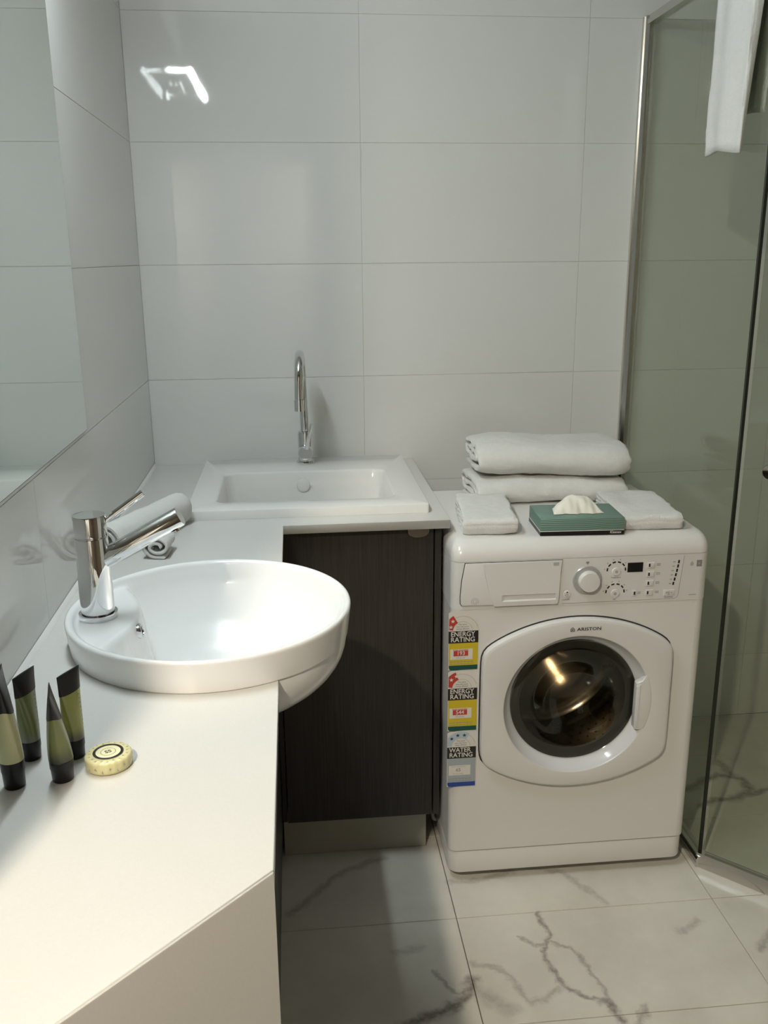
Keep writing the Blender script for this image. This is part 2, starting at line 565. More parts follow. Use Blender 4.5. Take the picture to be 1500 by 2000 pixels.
# rear wall with a doorway
bm = bmesh.new()
box(bm, (HX - 0.1, RYB - 0.1, 0), (-0.16, RYB, CEIL))
box(bm, (0.62, RYB - 0.1, 0), (RX + 0.1, RYB, CEIL))
box(bm, (-0.16, RYB - 0.1, 2.16), (0.62, RYB, CEIL))
struct(obj('wall_rear', bm, 'paint'))
bm = bmesh.new()
box(bm, (-0.16, RYB - 0.1, 0), (-0.09, RYB + 0.015, 2.16), 0.004)
box(bm, (0.55, RYB - 0.1, 0), (0.62, RYB + 0.015, 2.16), 0.004)
box(bm, (-0.09, RYB - 0.1, 2.09), (0.55, RYB + 0.015, 2.16), 0.004)
door_1 = struct(obj('door_1', bm, 'doorpaint'))
bm = nbox((-0.03, -0.62, 0.01), (0.0, 0.0, 2.088), 0.003)
leaf = obj('door_leaf', bm, 'doorpaint', door_1, (0.548, RYB - 0.102, 0))
bm = lathe(bmesh.new(), [(0.024, -0.075), (0.024, -0.055), (0.010, -0.05), (0.010, -0.03)], 20, 'X', (0, -0.55, 1.0))
obj('door_knob', bm, 'alu', leaf)
# the lit room beyond the doorway, seen only as a reflection in the tiles
YB2 = RYB - 1.5
bm = bmesh.new()
box(bm, (HX, YB2 - 0.1, 0), (RX, YB2, CEIL))
struct(obj('wall_far', bm, 'doorpaint'))
struct(obj('wall_far_left', nbox((HX - 0.1, YB2, 0), (HX, RYB - 0.1, CEIL)), 'doorpaint'))
struct(obj('wall_far_right', nbox((RX, YB2, 0), (RX + 0.1, RYB - 0.1, CEIL)), 'doorpaint'))
struct(obj('ceiling_far', nbox((HX, YB2, CEIL), (RX, RYB, CEIL + 0.05)), 'doorpaint'))
struct(obj('floor_far', nbox((HX, YB2, -0.06), (RX, RYB, 0.0)), 'hallfloor'))

# warm downlight beyond the end of the left wall (out of frame)
t = thing('ceiling_downlight', 'warm round ceiling downlight in the room behind', 'downlight', (WARM_POS[0], WARM_POS[1], CEIL))
obj('trim_ring', lathe(bmesh.new(), [(0.062, -0.0005), (0.080, -0.0005), (0.082, -0.006), (0.078, -0.010), (0.064, -0.010), (0.062, -0.006)], 40, cap0=False, cap1=False), 'white', t)
obj('lamp_face', lathe(bmesh.new(), [(0.060, -0.0008), (0.060, -0.003)], 40), 'downlight', t)

# ------------------------------------------------------------------ mirror on the left wall
mir = thing('wall_mirror', 'large frameless mirror with polished edge on the left wall', 'mirror', (0.0005, -1.45, 1.131))
obj('mirror_glass', nbox((0.005, -0.6478, 0.0), (0.0056, 0.6478, 1.058), 0.0), 'mirror', mir, smooth=0)
bm = bmesh.new()
box(bm, (0.0035, -0.65, -0.002), (0.0052, 0.65, 1.060), 0.0004, 1)
obj('polished_edge', bm, 'mirroredge', mir)
obj('backing', nbox((0, -0.6515, -0.0035), (0.0034, 0.6515, 1.0615)), 'mirrorback', mir)

# vanity light bar over the mirror (out of frame, seen in the glossy tiles)
vl = thing('vanity_light', 'slim white light bar fixed to the upper part of the mirror', 'light', (0.0064, -1.2, 2.06))
obj('mounting_plate', nbox((0, -0.10, -0.03), (0.018, 0.10, 0.03), 0.004), 'alu', vl)
for yy in (-0.20, 0.26):
    obj('arm', nbox((0.0, yy - 0.006, -0.008), (0.061, yy + 0.006, 0.008), 0.002), 'alu', vl)
bm = lathe(bmesh.new(), [(0.004, -0.24), (0.0125, -0.238), (0.0125, 0.288), (0.004, 0.29)], 20, 'Y', (0.072, 0, 0))
obj('diffuser', bm, 'tubelight', vl)
for yy in (0.302,):
    obj('end_diffuser', tube(bmesh.new(), [(0.0, yy, 0), (0.078, yy, 0)], 0.006, 14), 'tubelight', vl)

# ------------------------------------------------------------------ vanity top (one L-shaped stone worktop)
ZC, CT = 0.882, 0.020
BX, BY, BR = 0.258, -1.212, 0.214
def arc(cx, cy, r, a0, a1, n):
    return [(cx + r * math.cos(a0 + (a1 - a0) * i / n), cy + r * math.sin(a0 + (a1 - a0) * i / n)) for i in range(n + 1)]
FX = 0.3615
a_cut = math.acos((FX - BX) / 0.2065)
outline = [(0.0008, -0.0008), (0.0008, -2.1530), (FX, -1.7925)]
cut = arc(BX, BY, 0.2065, -a_cut, a_cut - 2 * PI, 64)
outline += cut
outline += [(FX, -0.644), (0.727, -0.644), (0.727, -0.0008)]
# sink cut-out is a hole: build the top as a filled 2D curve
cu = bpy.data.curves.new('worktop', 'CURVE')
cu.dimensions = '2D'
cu.fill_mode = 'BOTH'
cu.extrude = CT / 2 - 0.0012
cu.bevel_depth = 0.0012
cu.bevel_resolution = 1
cu.offset = -0.0012
def spl(pts):
    s = cu.splines.new('POLY')
    s.points.add(len(pts) - 1)
    for p, q in zip(s.points, pts):
        p.co = (q[0], q[1], 0, 1)
    s.use_cyclic_u = True
spl(outline)
spl(rrect(0.180, -0.545, 0.650, -0.190, 0.03))
to = bpy.data.objects.new('t', cu)
C.objects.link(to)
me = bpy.data.meshes.new_from_object(to.evaluated_get(bpy.context.evaluated_depsgraph_get()))
bpy.data.objects.remove(to)
me.materials.clear()
me.materials.append(MT['stone'])
me.name = 'worktop'
wt = thing('vanity_worktop', 'long white stone vanity worktop wrapping the left corner', 'worktop', (0.2, -1.0, ZC))
link('stone_slab', me, wt, (-0.2, 1.0, -CT / 2))
# waterfall end panel under the chamfered end
d45 = Vector((-1, -1, 0)).normalized()
nrm = Vector((1, -1, 0)).normalized()
p0 = Vector((FX, -1.797, 0))
L = (FX - 0.001) * math.sqrt(2)
bm = bmesh.new()
q = [p0 - nrm * 0.0, p0 + d45 * L, p0 + d45 * L - nrm * 0.02 + d45 * 0.0, p0 - nrm * 0.02]
q = [Vector((FX, -1.797, 0)), Vector((0.001, -1.797 - (FX - 0.001), 0)), Vector((0.001, -1.797 - (FX - 0.001) + 0.0043, 0)), Vector((FX, -1.797 + 0.0043, 0))]
prism(bm, [(v.x - 0.2, v.y + 1.0) for v in q], -ZC, -0.0002, 'XY', 0.0018, 2)
obj('end_panel', bm, 'stone', wt)

bm = bmesh.new()
prism(bm, [(0.0006, ZC + 0.0001), (0.0075, ZC + 0.0001), (0.0055, ZC + 0.003), (0.003, ZC + 0.0055), (0.0006, ZC + 0.0075)], -2.15, -0.009, 'XZ')
struct(obj('trim_1', bm, 'sinkwhite'))

# ------------------------------------------------------------------ left vanity cabinet (front is seen edge on)
lv = thing('vanity_cabinet', 'dark wood vanity cabinet under the round basin', 'cabinet', (0.17, -1.2, 0))
def lvb(name, a, b, m, bev=0.001):
    return obj(name, nbox((a[0] - 0.17, a[1] + 1.2, a[2]), (b[0] - 0.17, b[1] + 1.2, b[2]), bev, 1), m, lv)
lvb('kickboard', (0.300, -1.76, 0.0), (0.318, -0.622, 0.128), 'kick')
lvb('bottom_panel', (0.005, -1.76, 0.130), (0.312, -0.622, 0.146), 'wood')
lvb('door', (0.314, -1.755, 0.130), (0.332, -1.425, 0.858), 'wood')
lvb('door', (0.314, -1.423, 0.130), (0.332, -1.002, 0.700), 'wood')
lvb('door', (0.314, -1.000, 0.130), (0.332, -0.626, 0.858), 'wood')
lvb('end_side', (0.005, -1.774, 0.0), (0.312, -1.758, 0.858), 'wood')

# ------------------------------------------------------------------ laundry cabinet below the inset sink
lc = thing('laundry_cabinet', 'dark brown wood cabinet beneath the square sink, beside the washer', 'cabinet', (0.52, -0.35, 0))
def lcb(name, a, b, m, bev=0.001, parent=None):
    return obj(name, nbox((a[0] - 0.52, a[1] + 0.35, a[2]), (b[0] - 0.52, b[1] + 0.35, b[2]), bev, 1), m, parent or lc)
lcb('side_panel', (0.697, -0.618, 0.126), (0.712, -0.003, 0.860), 'wood')
lcb('bottom_panel', (0.346, -0.598, 0.128), (0.696, -0.003, 0.144), 'wood')
lcb('filler_strip', (0.3325, -0.618, 0.130), (0.344, -0.600, 0.858), 'wood')
lcb('top_rail', (0.346, -0.598, 0.845), (0.696, -0.580, 0.861), 'gap')
door = lcb('door', (0.3455, -0.620, 0.128), (0.694, -0.602, 0.856), 'wood')
bm = bmesh.new()
poly = [(0.635, 0.8565)] + [(0.659 + 0.024 * math.cos(t), 0.852 - 0.015 * math.sin(t) ** 0.8) for t in [PI - PI * i / 14 for i in range(15)]] + [(0.683, 0.8565)]
prism(bm, [(u - 0.52, v) for u, v in poly], -0.620 + 0.35 - 0.0045, -0.620 + 0.35 - 0.0002, 'XZ', 0.0008, 1)
obj('finger_pull', bm, 'alu', door)
lcb('kickboard', (0.3325, -0.566, 0.0005), (0.688, -0.550, 0.126), 'kick')

# ------------------------------------------------------------------ inset laundry sink
sk = thing('laundry_sink', 'white rectangular inset laundry sink with raised rim', 'sink', (0.417, -0.31, ZC))
bm = bmesh.new()
x0, x1, y0, y1, zt = 0.147, 0.690, -0.583, -0.045, 0.0215
def loop(pts, z):
    return [bm.verts.new((p[0] - 0.417, p[1] + 0.31, z)) for p in pts]
NR = 6
loops = [loop(rrect(x0, y0, x1, y1, 0.006, NR), 0.0003), loop(rrect(x0, y0, x1, y1, 0.006, NR), zt - 0.003),
         loop(rrect(x0 + .0012, y0 + .0012, x1 - .0012, y1 - .0012, 0.005, NR), zt - 0.0008),
         loop(rrect(x0 + .003, y0 + .003, x1 - .003, y1 - .003, 0.004, NR), zt)]
ox0, ox1, oy0, oy1 = 0.208, 0.622, -0.515, -0.216
for ins, dz, rr in ((-0.003, 0, 0.030), (0.0, -0.001, 0.03), (0.003, -0.005, 0.03), (0.008, -0.05, 0.03), (0.014, -0.12, 0.035), (0.022, -0.165, 0.04), (0.04, -0.182, 0.04), (0.08, -0.188, 0.04)):
    loops.append(loop(rrect(ox0 + ins, oy0 + ins, ox1 - ins, oy1 - ins, rr, NR), zt + dz))
for a, b in zip(loops[:-1], loops[1:]):
    for i in range(len(a)):
        j = (i + 1) % len(a)
        bm.faces.new((a[i], a[j], b[j], b[i]))
bm.faces.new(loops[-1])
obj('bowl', bm, 'sinkwhite', sk)
bm = lathe(bmesh.new(), [(0.0005, -0.006), (0.012, -0.006), (0.0165, -0.0045), (0.0175, -0.001), (0.0175, 0.004)], 32, 'Y', (0.411 - 0.417, -0.220 + 0.31 - 0.0035, 0.866 - ZC + 0.001))
obj('overflow_cap', bm, 'sinkwhite', sk)
bm = lathe(bmesh.new(), [(0.035, 0.0), (0.035, 0.003), (0.028, 0.003), (0.024, -0.001), (0.002, -0.001)], 32, 'Z', (0, -0.05, zt - 0.1875))
obj('drain', bm, 'chrome', sk)

# gooseneck sink mixer
gm = thing('sink_mixer_tap', 'tall chrome gooseneck mixer tap behind the square sink', 'tap', (0.420, -0.115, ZC + zt))
bm = lathe(bmesh.new(), [(0.024, 0.0003), (0.025, 0.003), (0.024, 0.006), (0.0195, 0.007)], 32)
obj('base_ring', bm, 'chrome', gm)
bm = lathe(bmesh.new(), [(0.0195, 0.0068), (0.0195, 0.080), (0.018, 0.086), (0.012, 0.088)], 32)
obj('tap_body', bm, 'chrome', gm)
bm = lathe(bmesh.new(), [(0.006, -0.034), (0.0185, -0.0335), (0.020, -0.031), (0.020, 0.0)], 28, 'Y', (0, 0, 0.032))
obj('cartridge', bm, 'chrome', gm)
pts = [(0, 0, 0.085), (-0.001, 0, 0.14), (-0.002, 0, 0.20), (-0.003, 0, 0.215)]
for i in range(1, 15):
    t = PI * i / 14
    pts.append((-0.003 - 0.009 * i / 14, -0.058 + 0.058 * math.cos(t), 0.235 + 0.062 * math.sin(t)))
pts += [(-0.0125, -0.116, 0.215), (-0.013, -0.116, 0.19)]
obj('gooseneck', tube(bmesh.new(), pts, 0.0115, 20), 'chrome', gm)
obj('spout_nozzle', tube(bmesh.new(), [(-0.013, -0.116, 0.189), (-0.013, -0.116, 0.16)], 0.0128, 20), 'chrome', gm)
obj('lever', tube(bmesh.new(), [(0.004, -0.03, 0.045), (0.009, -0.045, 0.075), (0.015, -0.058, 0.105), (0.017, -0.06, 0.115)], [0.006, 0.005, 0.0045, 0.0035], 12), 'chrome', gm)

# ------------------------------------------------------------------ round semi-recessed basin
bs = thing('round_basin', 'round white ceramic basin half set into the vanity top', 'basin', (BX, BY, ZC))
SEG = 128
def bowlz(r):
    prof = [(0.0, -0.100), (0.03, -0.099), (0.07, -0.091), (0.11, -0.073), (0.15, -0.040), (0.175, -0.009), (0.19, 0.016), (0.197, 0.034), (0.2005, 0.0405)]
    for (r0, z0), (r1, z1) in zip(prof[:-1], prof[1:]):
        if r <= r1:
            t = (r - r0) / (r1 - r0)
            return z0 + (z1 - z0) * t
    return prof[-1][1]
def sstep(a, b, x):
    t = max(0, min(1, (x - a) / (b - a)))
    return t * t * (3 - 2 * t)
def inz(x, y):
    r = math.hypot(x, y)
    zb = sum(bowlz(max(0, r + d)) for d in (-0.008, -0.004, 0, 0.004, 0.008)) / 5 if r < 0.186 else bowlz(r)
    wx, wy = x + BX, y + BY
    xd = 0.146 - 2.3 * (wy + 1.225) ** 2
    s = 1 - sstep(xd - 0.002, xd + 0.028, wx)
    s2 = sstep(0.0, 1.0, s)
    zdeck = 0.0365
    top = zb + (zdeck - zb) * s2 if zb < zdeck else zb
    return top
bm = bmesh.new()
rings = []
prof_out = [(0.0164, -0.1150), (0.0486, -0.1130), (0.0822, -0.1080), (0.1132, -0.1000), (0.1389, -0.0900), (0.1605, -0.0780), (0.1761, -0.0660), (0.1875, -0.0540), (0.1957, -0.0420), (0.2009, -0.0310), (0.2042, -0.0200), (0.2058, -0.0100), (0.2062, 0.0004), (0.2085, 0.0009), (0.2110, 0.020), (0.2135, 0.040), (0.2138, 0.0435), (0.2128, 0.0463), (0.2105, 0.0478), (0.2075, 0.0478), (0.2040, 0.0462), (0.2015, 0.0435)]
for r, z in prof_out:
    rings.append([bm.verts.new((r * math.cos(2 * PI * i / SEG), r * math.sin(2 * PI * i / SEG), z)) for i in range(SEG)])
for k in range(56):
    r = 0.2005 * (1 - k / 56.0)
    rings.append([bm.verts.new((r * math.cos(2 * PI * i / SEG), r * math.sin(2 * PI * i / SEG), inz(r * math.cos(2 * PI * i / SEG), r * math.sin(2 * PI * i / SEG)))) for i in range(SEG)])
for a, b in zip(rings[:-1], rings[1:]):
    for i in range(SEG):
        j = (i + 1) % SEG
        bm.faces.new((a[i], a[j], b[j], b[i]))
bm.faces.new(rings[0][::-1])
bm.faces.new(rings[-1])
obj('basin_bowl', bm, 'ceramic', bs, smooth=60)
# overflow ring on the sloping deck wall
oy = -1.243 - BY
ox = next(0.13 + 0.0005 * k - BX for k in range(120) if inz(0.13 + 0.0005 * k - BX, oy) < 0.022)
gx_ = (inz(ox + 0.006, oy) - inz(ox - 0.006, oy)) / 0.012
tilt = Matrix.Rotation(math.atan2(-gx_, 1.0), 3, 'Y')
bm = lathe(bmesh.new(), [(0.0072, 0.003), (0.0076, 0.0048), (0.0100, 0.0048), (0.0114, 0.0025), (0.0114, -0.006)], 28, 'Z', cap0=False, cap1=False)
bmesh.ops.rotate(bm, verts=bm.verts[:], cent=(0, 0, 0), matrix=tilt)
obj('overflow_ring', bm, 'chrome', bs, (ox, oy, inz(ox, oy)))
bm = lathe(bmesh.new(), [(0.0078, 0.0026), (0.0078, 0.0034)], 24)
bmesh.ops.rotate(bm, verts=bm.verts[:], cent=(0, 0, 0), matrix=tilt)
obj('overflow_hole', bm, 'black', bs, (ox, oy, inz(ox, oy)))
bm = lathe(bmesh.new(), [(0.022, -0.004), (0.022, 0.001), (0.018, 0.0025), (0.002, 0.0025)], 32, 'Z', (0.01, 0.0, -0.0985))
obj('drain', bm, 'chrome', bs)

# basin mixer tap
bt = thing('basin_mixer_tap', 'chrome single lever mixer tap on the round basin', 'tap', (0.0905, -1.219, ZC + 0.0368))
obj('base_ring', lathe(bmesh.new(), [(0.0285, 0.0002), (0.029, 0.004), (0.0285, 0.008), (0.022, 0.0085), (0.022, 0.010)], 40), 'chrome', bt)
obj('tap_body', lathe(bmesh.new(), [(0.0245, 0.0095), (0.0248, 0.013), (0.0240, 0.124), (0.0236, 0.1255), (0.019, 0.126)], 48), 'chrome', bt)
obj('tap_neck', lathe(bmesh.new(), [(0.0215, 0.1255), (0.0215, 0.135)], 40), 'chrome', bt)
obj('tap_cap', lathe(bmesh.new(), [(0.0225, 0.1275), (0.0240, 0.1285), (0.0240, 0.158), (0.0232, 0.1595), (0.006, 0.1603)], 48), 'chrome', bt)
sa = math.radians(28)
sd = Vector((math.cos(sa), 0, math.sin(sa)))
s0 = Vector((0.010, 0, 0.088))
sp = obj('spout', tube(bmesh.new(), [s0, s0 + sd * 0.02, s0 + sd * 0.136, s0 + sd * 0.1375], [0.0148, 0.0148, 0.0148, 0.0138], 36), 'chrome', bt)
dn = Vector((math.sin(sa), 0, -math.cos(sa)))
e = s0 + sd * 0.121 + dn * 0.0135
obj('aerator', tube(bmesh.new(), [e, e + dn * 0.003, e + dn * 0.0035, e + dn * 0.001], [0.0085, 0.0085, 0.006, 0.006], 24), 'chrome', sp)
la = math.radians(34)
ld = Vector((math.cos(la) * 0.985, 0.17, math.sin(la))).normalized()
l0 = Vector((0.020, 0.003, 0.147))
obj('lever', tube(bmesh.new(), [l0, l0 + ld * 0.018, l0 + ld * 0.0185, l0 + ld * 0.070, l0 + ld * 0.071], [0.0038, 0.0038, 0.0056, 0.0056, 0.0048], 20), 'chrome', bt)

# ------------------------------------------------------------------ washing machine
WX, WY, WW, WD, WH = 0.7205, -0.715, 0.576, 0.45, 0.850
wm = thing('washing_machine', 'white front loading washing machine with round dark porthole', 'washing machine', (WX, WY, 0))
FZ0, FZ1 = 0.088, 0.697          # front sheet
def corner_outline(r=0.022, off=0.0, y1=WD):
    return [(off, y1), (off, r)] + [(off + r - r * math.cos(PI / 2 * i / 6), off + r - r * math.sin(PI / 2 * i / 6)) for i in range(1, 7)] \
        + [(WW - off - r + r * math.sin(PI / 2 * i / 6), off + r - r * math.cos(PI / 2 * i / 6)) for i in range(0, 7)] + [(WW - off, y1)]
CX, CZ = 1.005 - WX, 0.4625      # door centre (local x, z)
HR = 0.160                       # opening in the front sheet
bm = bmesh.new()
ol = corner_outline()
lo = [bm.verts.new((x, y, FZ0)) for x, y in ol]
hi = [bm.verts.new((x, y, FZ1)) for x, y in ol]
# sides and corners; the flat front strip between the corner arcs is built with the round opening
iL = 7
iR = 8
for i in range(len(ol) - 1):
    if i == iL:
        continue
    bm.faces.new((lo[i], lo[i + 1], hi[i + 1], hi[i]))
bm.faces.new((lo[-1], lo[0], hi[0], hi[-1]))
xa, xb = ol[iL][0], ol[iR][0]
NS = 64
hole = []
border = []
for i in range(NS):
    t = 2 * PI * (i + 0.5) / NS
    hole.append(bm.verts.new((CX + HR * math.cos(t), 0, CZ + HR * math.sin(t))))
    dx, dz = math.cos(t), math.sin(t)
    k = min((xb - CX) / dx if dx > 0 else (xa - CX) / dx, (FZ1 - CZ) / dz if dz > 0 else (FZ0 - CZ) / dz)
    border.append(bm.verts.new((CX + dx * k, 0, CZ + dz * k)))
for i in range(NS):
    j = (i + 1) % NS
    bm.faces.new((hole[i], hole[j], border[j], border[i]))
    a, b = border[i].co, border[j].co
    # corner fillers
    for cx_, cz_ in ((xa, FZ0), (xb, FZ0), (xa, FZ1), (xb, FZ1)):
        if (abs(a.x - cx_) < 1e-6 and abs(b.z - cz_) < 1e-6) or (abs(b.x - cx_) < 1e-6 and abs(a.z - cz_) < 1e-6):
            cv = bm.verts.new((cx_, 0, cz_))
            bm.faces.new((border[i], border[j], cv))
obj('body', bm, 'white', wm)
# plinth
bm = bmesh.new()
prism(bm, corner_outline(0.028, 0.001, WD - 0.02), 0.027, 0.0855, 'XY', 0.003, 2)
obj('plinth', bm, 'white', wm)
bm = bmesh.new()
prism(bm, corner_outline(0.03, 0.004, WD - 0.03), 0.0845, 0.0890, 'XY')
obj('plinth_joint', bm, 'gap', wm)
for fx in (0.05, WW - 0.05):
    for fy in (0.06, WD - 0.06):
        obj('foot', lathe(bmesh.new(), [(0.02, 0.0), (0.02, 0.004), (0.008, 0.006), (0.008, 0.03)], 16, 'Z', (fx, fy, 0)), 'rubber', wm)
# control panel block and rounded top
bm = bmesh.new()
prism(bm, corner_outline(0.024, -0.001, WD), 0.6974, 0.806, 'XY')
obj('control_panel', bm, 'panelwhite', wm)
bm = bmesh.new()
ol2 = corner_outline(0.024, -0.001, WD)
prof = [(0.0, 0.8068), (0.0, 0.810)] + [(0.038 - 0.038 * math.cos(PI / 2 * i / 8), 0.812 + 0.038 * math.sin(PI / 2 * i / 8)) for i in range(0, 9)]
rings = []
for ins, z in prof:
    ring = []
    for x, y in ol2:
        sx = (x - WW / 2) / (WW / 2)
        # the front edge rolls over by 38 mm, the sides by 20 mm
        nx = WW / 2 + (x - WW / 2) * (1 - ins * 0.55 / (WW / 2))
        fy = 1 - min(1, max(0, y / WD))
        ny = y + ins * fy
        ring.append(bm.verts.new((nx, ny, z)))
    rings.append(ring)
n = len(ol2)
for a, b in zip(rings[:-1], rings[1:]):
    for i in range(n):
        j = (i + 1) % n
        bm.faces.new((a[i], a[j], b[j], b[i]))
bm.faces.new(rings[0][::-1])
bm.faces.new(rings[-1])
obj('top_cover', bm, 'white', wm, smooth=50)

# detergent drawer
def lx(x):
    return x - WX
yf = -0.001
drw_poly = [(lx(0.748), 0.804), (lx(0.961), 0.8035), (lx(0.958), 0.770), (lx(0.952), 0.704), (lx(0.742), 0.7075), (lx(0.7385), 0.713), (lx(0.738), 0.728), (lx(0.741), 0.765)]
bm = flat(bmesh.new(), [(CXp + (u - CXp) * 1.012, CZp + (v - CZp) * 1.018) for CXp, CZp in [(lx(0.85), 0.755)] for u, v in drw_poly], yf, th=0.0006)
obj('drawer_gap', bm, 'gap', wm)
dr = obj('detergent_drawer', prism(bmesh.new(), drw_poly, yf - 0.0035, yf - 0.0005, 'XZ', 0.0012, 2), 'panelwhite', wm)
# raised grip face with a hand recess
y2 = yf - 0.0036
gx0t, gx0b, gx1 = lx(0.786), lx(0.808), lx(0.9555)
bm = bmesh.new()
def V(x, y, z):
    return bm.verts.new((x, y, z))
rz1, rz0 = 0.729, 0.717      # recess
rl, rr_ = lx(0.828), lx(0.949)
g = [V(gx0t, y2, 0.802), V(gx1 + 0.003, y2, 0.802), V(gx1, y2 - 0.003, rz1 + 0.001), V(gx0t + 0.016, y2 - 0.003, rz1 + 0.001)]
bm.faces.new(g)
r0 = V(rl, y2 - 0.003, rz1 + 0.0005); r1 = V(rr_, y2 - 0.003, rz1 + 0.0005)
r2 = V(rr_, y2 + 0.010, rz0 + 0.004); r3 = V(rl + 0.02, y2 + 0.006, rz0 + 0.004)
b0 = V(rl, y2 - 0.004, rz0 - 0.002); b1 = V(rr_, y2 - 0.004, rz0 - 0.002)
bm.faces.new((g[3], g[2], r1, r0))
bm.faces.new((r0, r1, r2, r3))
bm.faces.new((r3, r2, b1, b0))
bm.faces.new((r0, r3, b0))
bm.faces.new((r1, b1, r2))
e0 = V(gx0b, y2 - 0.004, rz0 - 0.002); e1 = V(gx1 - 0.001, y2 - 0.004, rz0 - 0.002)
bm.faces.new((g[3], r0, b0, e0))
bm.faces.new((g[2], e1, b1, r1))
f0 = V(gx0b + 0.004, y2 - 0.003, 0.7045); f1 = V(gx1 - 0.003, y2 - 0.003, 0.7045)
bm.faces.new((e0, b0, b1, e1, f1, f0))
h0 = V(gx0b + 0.005, y2 + 0.002, 0.7035); h1 = V(gx1 - 0.003, y2 + 0.002, 0.7035)
bm.faces.new((f0, f1, h1, h0))
s0_ = V(gx0t - 0.001, y2 + 0.002, 0.802); s1_ = V(gx1 + 0.004, y2 + 0.002, 0.802)
bm.faces.new((g[0], g[3], e0, f0, h0, s0_))
bm.faces.new((g[1], s1_, h1, f1, e1, g[2]))
obj('drawer_grip', bm, 'panelwhite', dr, smooth=20)
bm = flat(bmesh.new(), rect(lx(0.941), 0.793, lx(0.953), 0.800), y2 - 0.0008)
obj('drawer_mark', bm, 'midprint', dr)
# child-lock print bottom left of the drawer
bm = bmesh.new()
for r_ in (0.0085, 0.005):
    ringp = [(math.cos(2 * PI * i / 24), math.sin(2 * PI * i / 24)) for i in range(24)]
    a = [bm.verts.new((lx(0.770) + r_ * u, yf - 0.0038, 0.7175 + r_ * 0.85 * v)) for u, v in ringp]
    b = [bm.verts.new((lx(0.770) + (r_ - 0.001) * u, yf - 0.0038, 0.7175 + (r_ - 0.001) * 0.85 * v)) for u, v in ringp]
    for i in range(24):
        j = (i + 1) % 24
        bm.faces.new((a[i], a[j], b[j], b[i]))
obj('drawer_print', bm, 'midprint', dr)

# programme knob
kx, kz = lx(1.0185), 0.7555
bm = lathe(bmesh.new(), [(0.0325, 0.0008), (0.0325, -0.003), (0.0310, -0.005), (0.0225, -0.0055)], 56, 'Y', (kx, yf, kz), cap0=False)
knob = obj('programme_knob', bm, 'silverplastic', wm)
bm = lathe(bmesh.new(), [(0.0235, -0.004), (0.0230, -0.016), (0.0215, -0.0185), (0.004, -0.0195)], 56, 'Y', (kx + 0.002, yf, kz - 0.001), cap0=False)
obj('knob_cap', bm, 'panelwhite', knob)
bm = bmesh.new()
for i in range(14):
    t = 2 * PI * i / 14 + PI / 2
    if i == 0:
        continue
    u, v = kx + 0.0275 * math.cos(t), kz + 0.0275 * math.sin(t)
    flat(bm, rect(u - 0.0014, v - 0.0012, u + 0.0014, v + 0.0012), yf - 0.0054, th=0.0002)
obj('knob_marks', bm, 'midprint', knob)
bm = flat(bmesh.new(), rect(kx - 0.004, kz + 0.0385, kx + 0.003, kz + 0.0415), yf)
flat(bm, [(kx - 0.003, kz + 0.0378), (kx, kz + 0.034), (kx + 0.002, kz + 0.0378)], yf)
obj('knob_pointer', bm, 'greyprint', wm)

# two round option dials with dashed arcs
for (dx_, dz_, lab) in ((lx(1.0835), 0.7715, 'Temperature'), (lx(1.0835), 0.7205, 'Spin')):
    bm = lathe(bmesh.new(), [(0.0095, 0.0005), (0.0095, -0.0015), (0.0085, -0.0022), (0.002, -0.0022)], 32, 'Y', (dx_, yf, dz_), cap0=False)
    rb = obj('option_button', bm, 'panelwhite', wm)
    bm = lathe(bmesh.new(), [(0.0035, -0.0023), (0.0035, -0.0026)], 20, 'Y', (dx_, yf, dz_))
    obj('button_symbol', bm, 'midprint', rb)
    bm = bmesh.new()
    for k in range(6):
        t = PI * (0.04 + 0.92 * k / 5)
        c_, s_ = math.cos(t), math.sin(t)
        u, v = dx_ + 0.0205 * c_, dz_ + 0.0025 + 0.0195 * s_
        ax, az = -s_ * 0.0036, c_ * 0.0036
        nx_, nz_ = c_ * 0.0015, s_ * 0.0015
        flat(bm, [(u - ax - nx_, v - az - nz_), (u - ax + nx_, v - az + nz_), (u + ax + nx_, v + az + nz_), (u + ax - nx_, v + az - nz_)], yf)
    obj('dial_dashes', bm, 'inkblack', wm)
    bm = bmesh.new()
    for k in range(6):
        t = PI * (0.04 + 0.92 * k / 5)
        u, v = dx_ + 0.0265 * math.cos(t), dz_ + 0.003 + 0.0255 * math.sin(t)
        flat(bm, rect(u - 0.0015, v - 0.001, u + 0.0015, v + 0.001), yf)
    obj('dial_scale', bm, 'midprint', wm)
    text('lettering', lab, 0.0042, 'greyprint', wm, (dx_, yf - 0.0003, dz_ - 0.0138), align='CENTER')

bm = flat(bmesh.new(), rect(lx(1.1085), 0.769, lx(1.143), 0.7905), yf, th=0.0012)
obj('display', bm, 'black', wm)
def push(x0_, z0_, x1_, z1_, tick=True):
    bm = prism(bmesh.new(), rect(lx(x0_), z0_, lx(x1_), z1_), yf - 0.0018, yf, 'XZ', 0.0007, 2)
    o = obj('push_button', bm, 'panelwhite', wm)
    if tick:
        xm = lx(x0_ + 0.0055)
        zm = (z0_ + z1_) / 2
        obj('tick_mark', flat(bmesh.new(), rect(xm - 0.0018, zm - 0.0037, xm + 0.0018, zm + 0.0037), yf - 0.0019, th=0.0003), 'inkblack', o)
    return o
for zz in (0.7835, 0.7625, 0.7415, 0.7195):
    push(1.152, zz - 0.0068, 1.1695, zz + 0.0068)
    bm = bmesh.new()
    flat(bm, rect(lx(1.174), zz + 0.0006, lx(1.1835), zz + 0.0028), yf)
    flat(bm, rect(lx(1.1745), zz - 0.0024, lx(1.183), zz - 0.0004), yf)
    obj('button_print', bm, 'midprint', wm)
push(1.122, 0.7125, 1.1315, 0.7265)
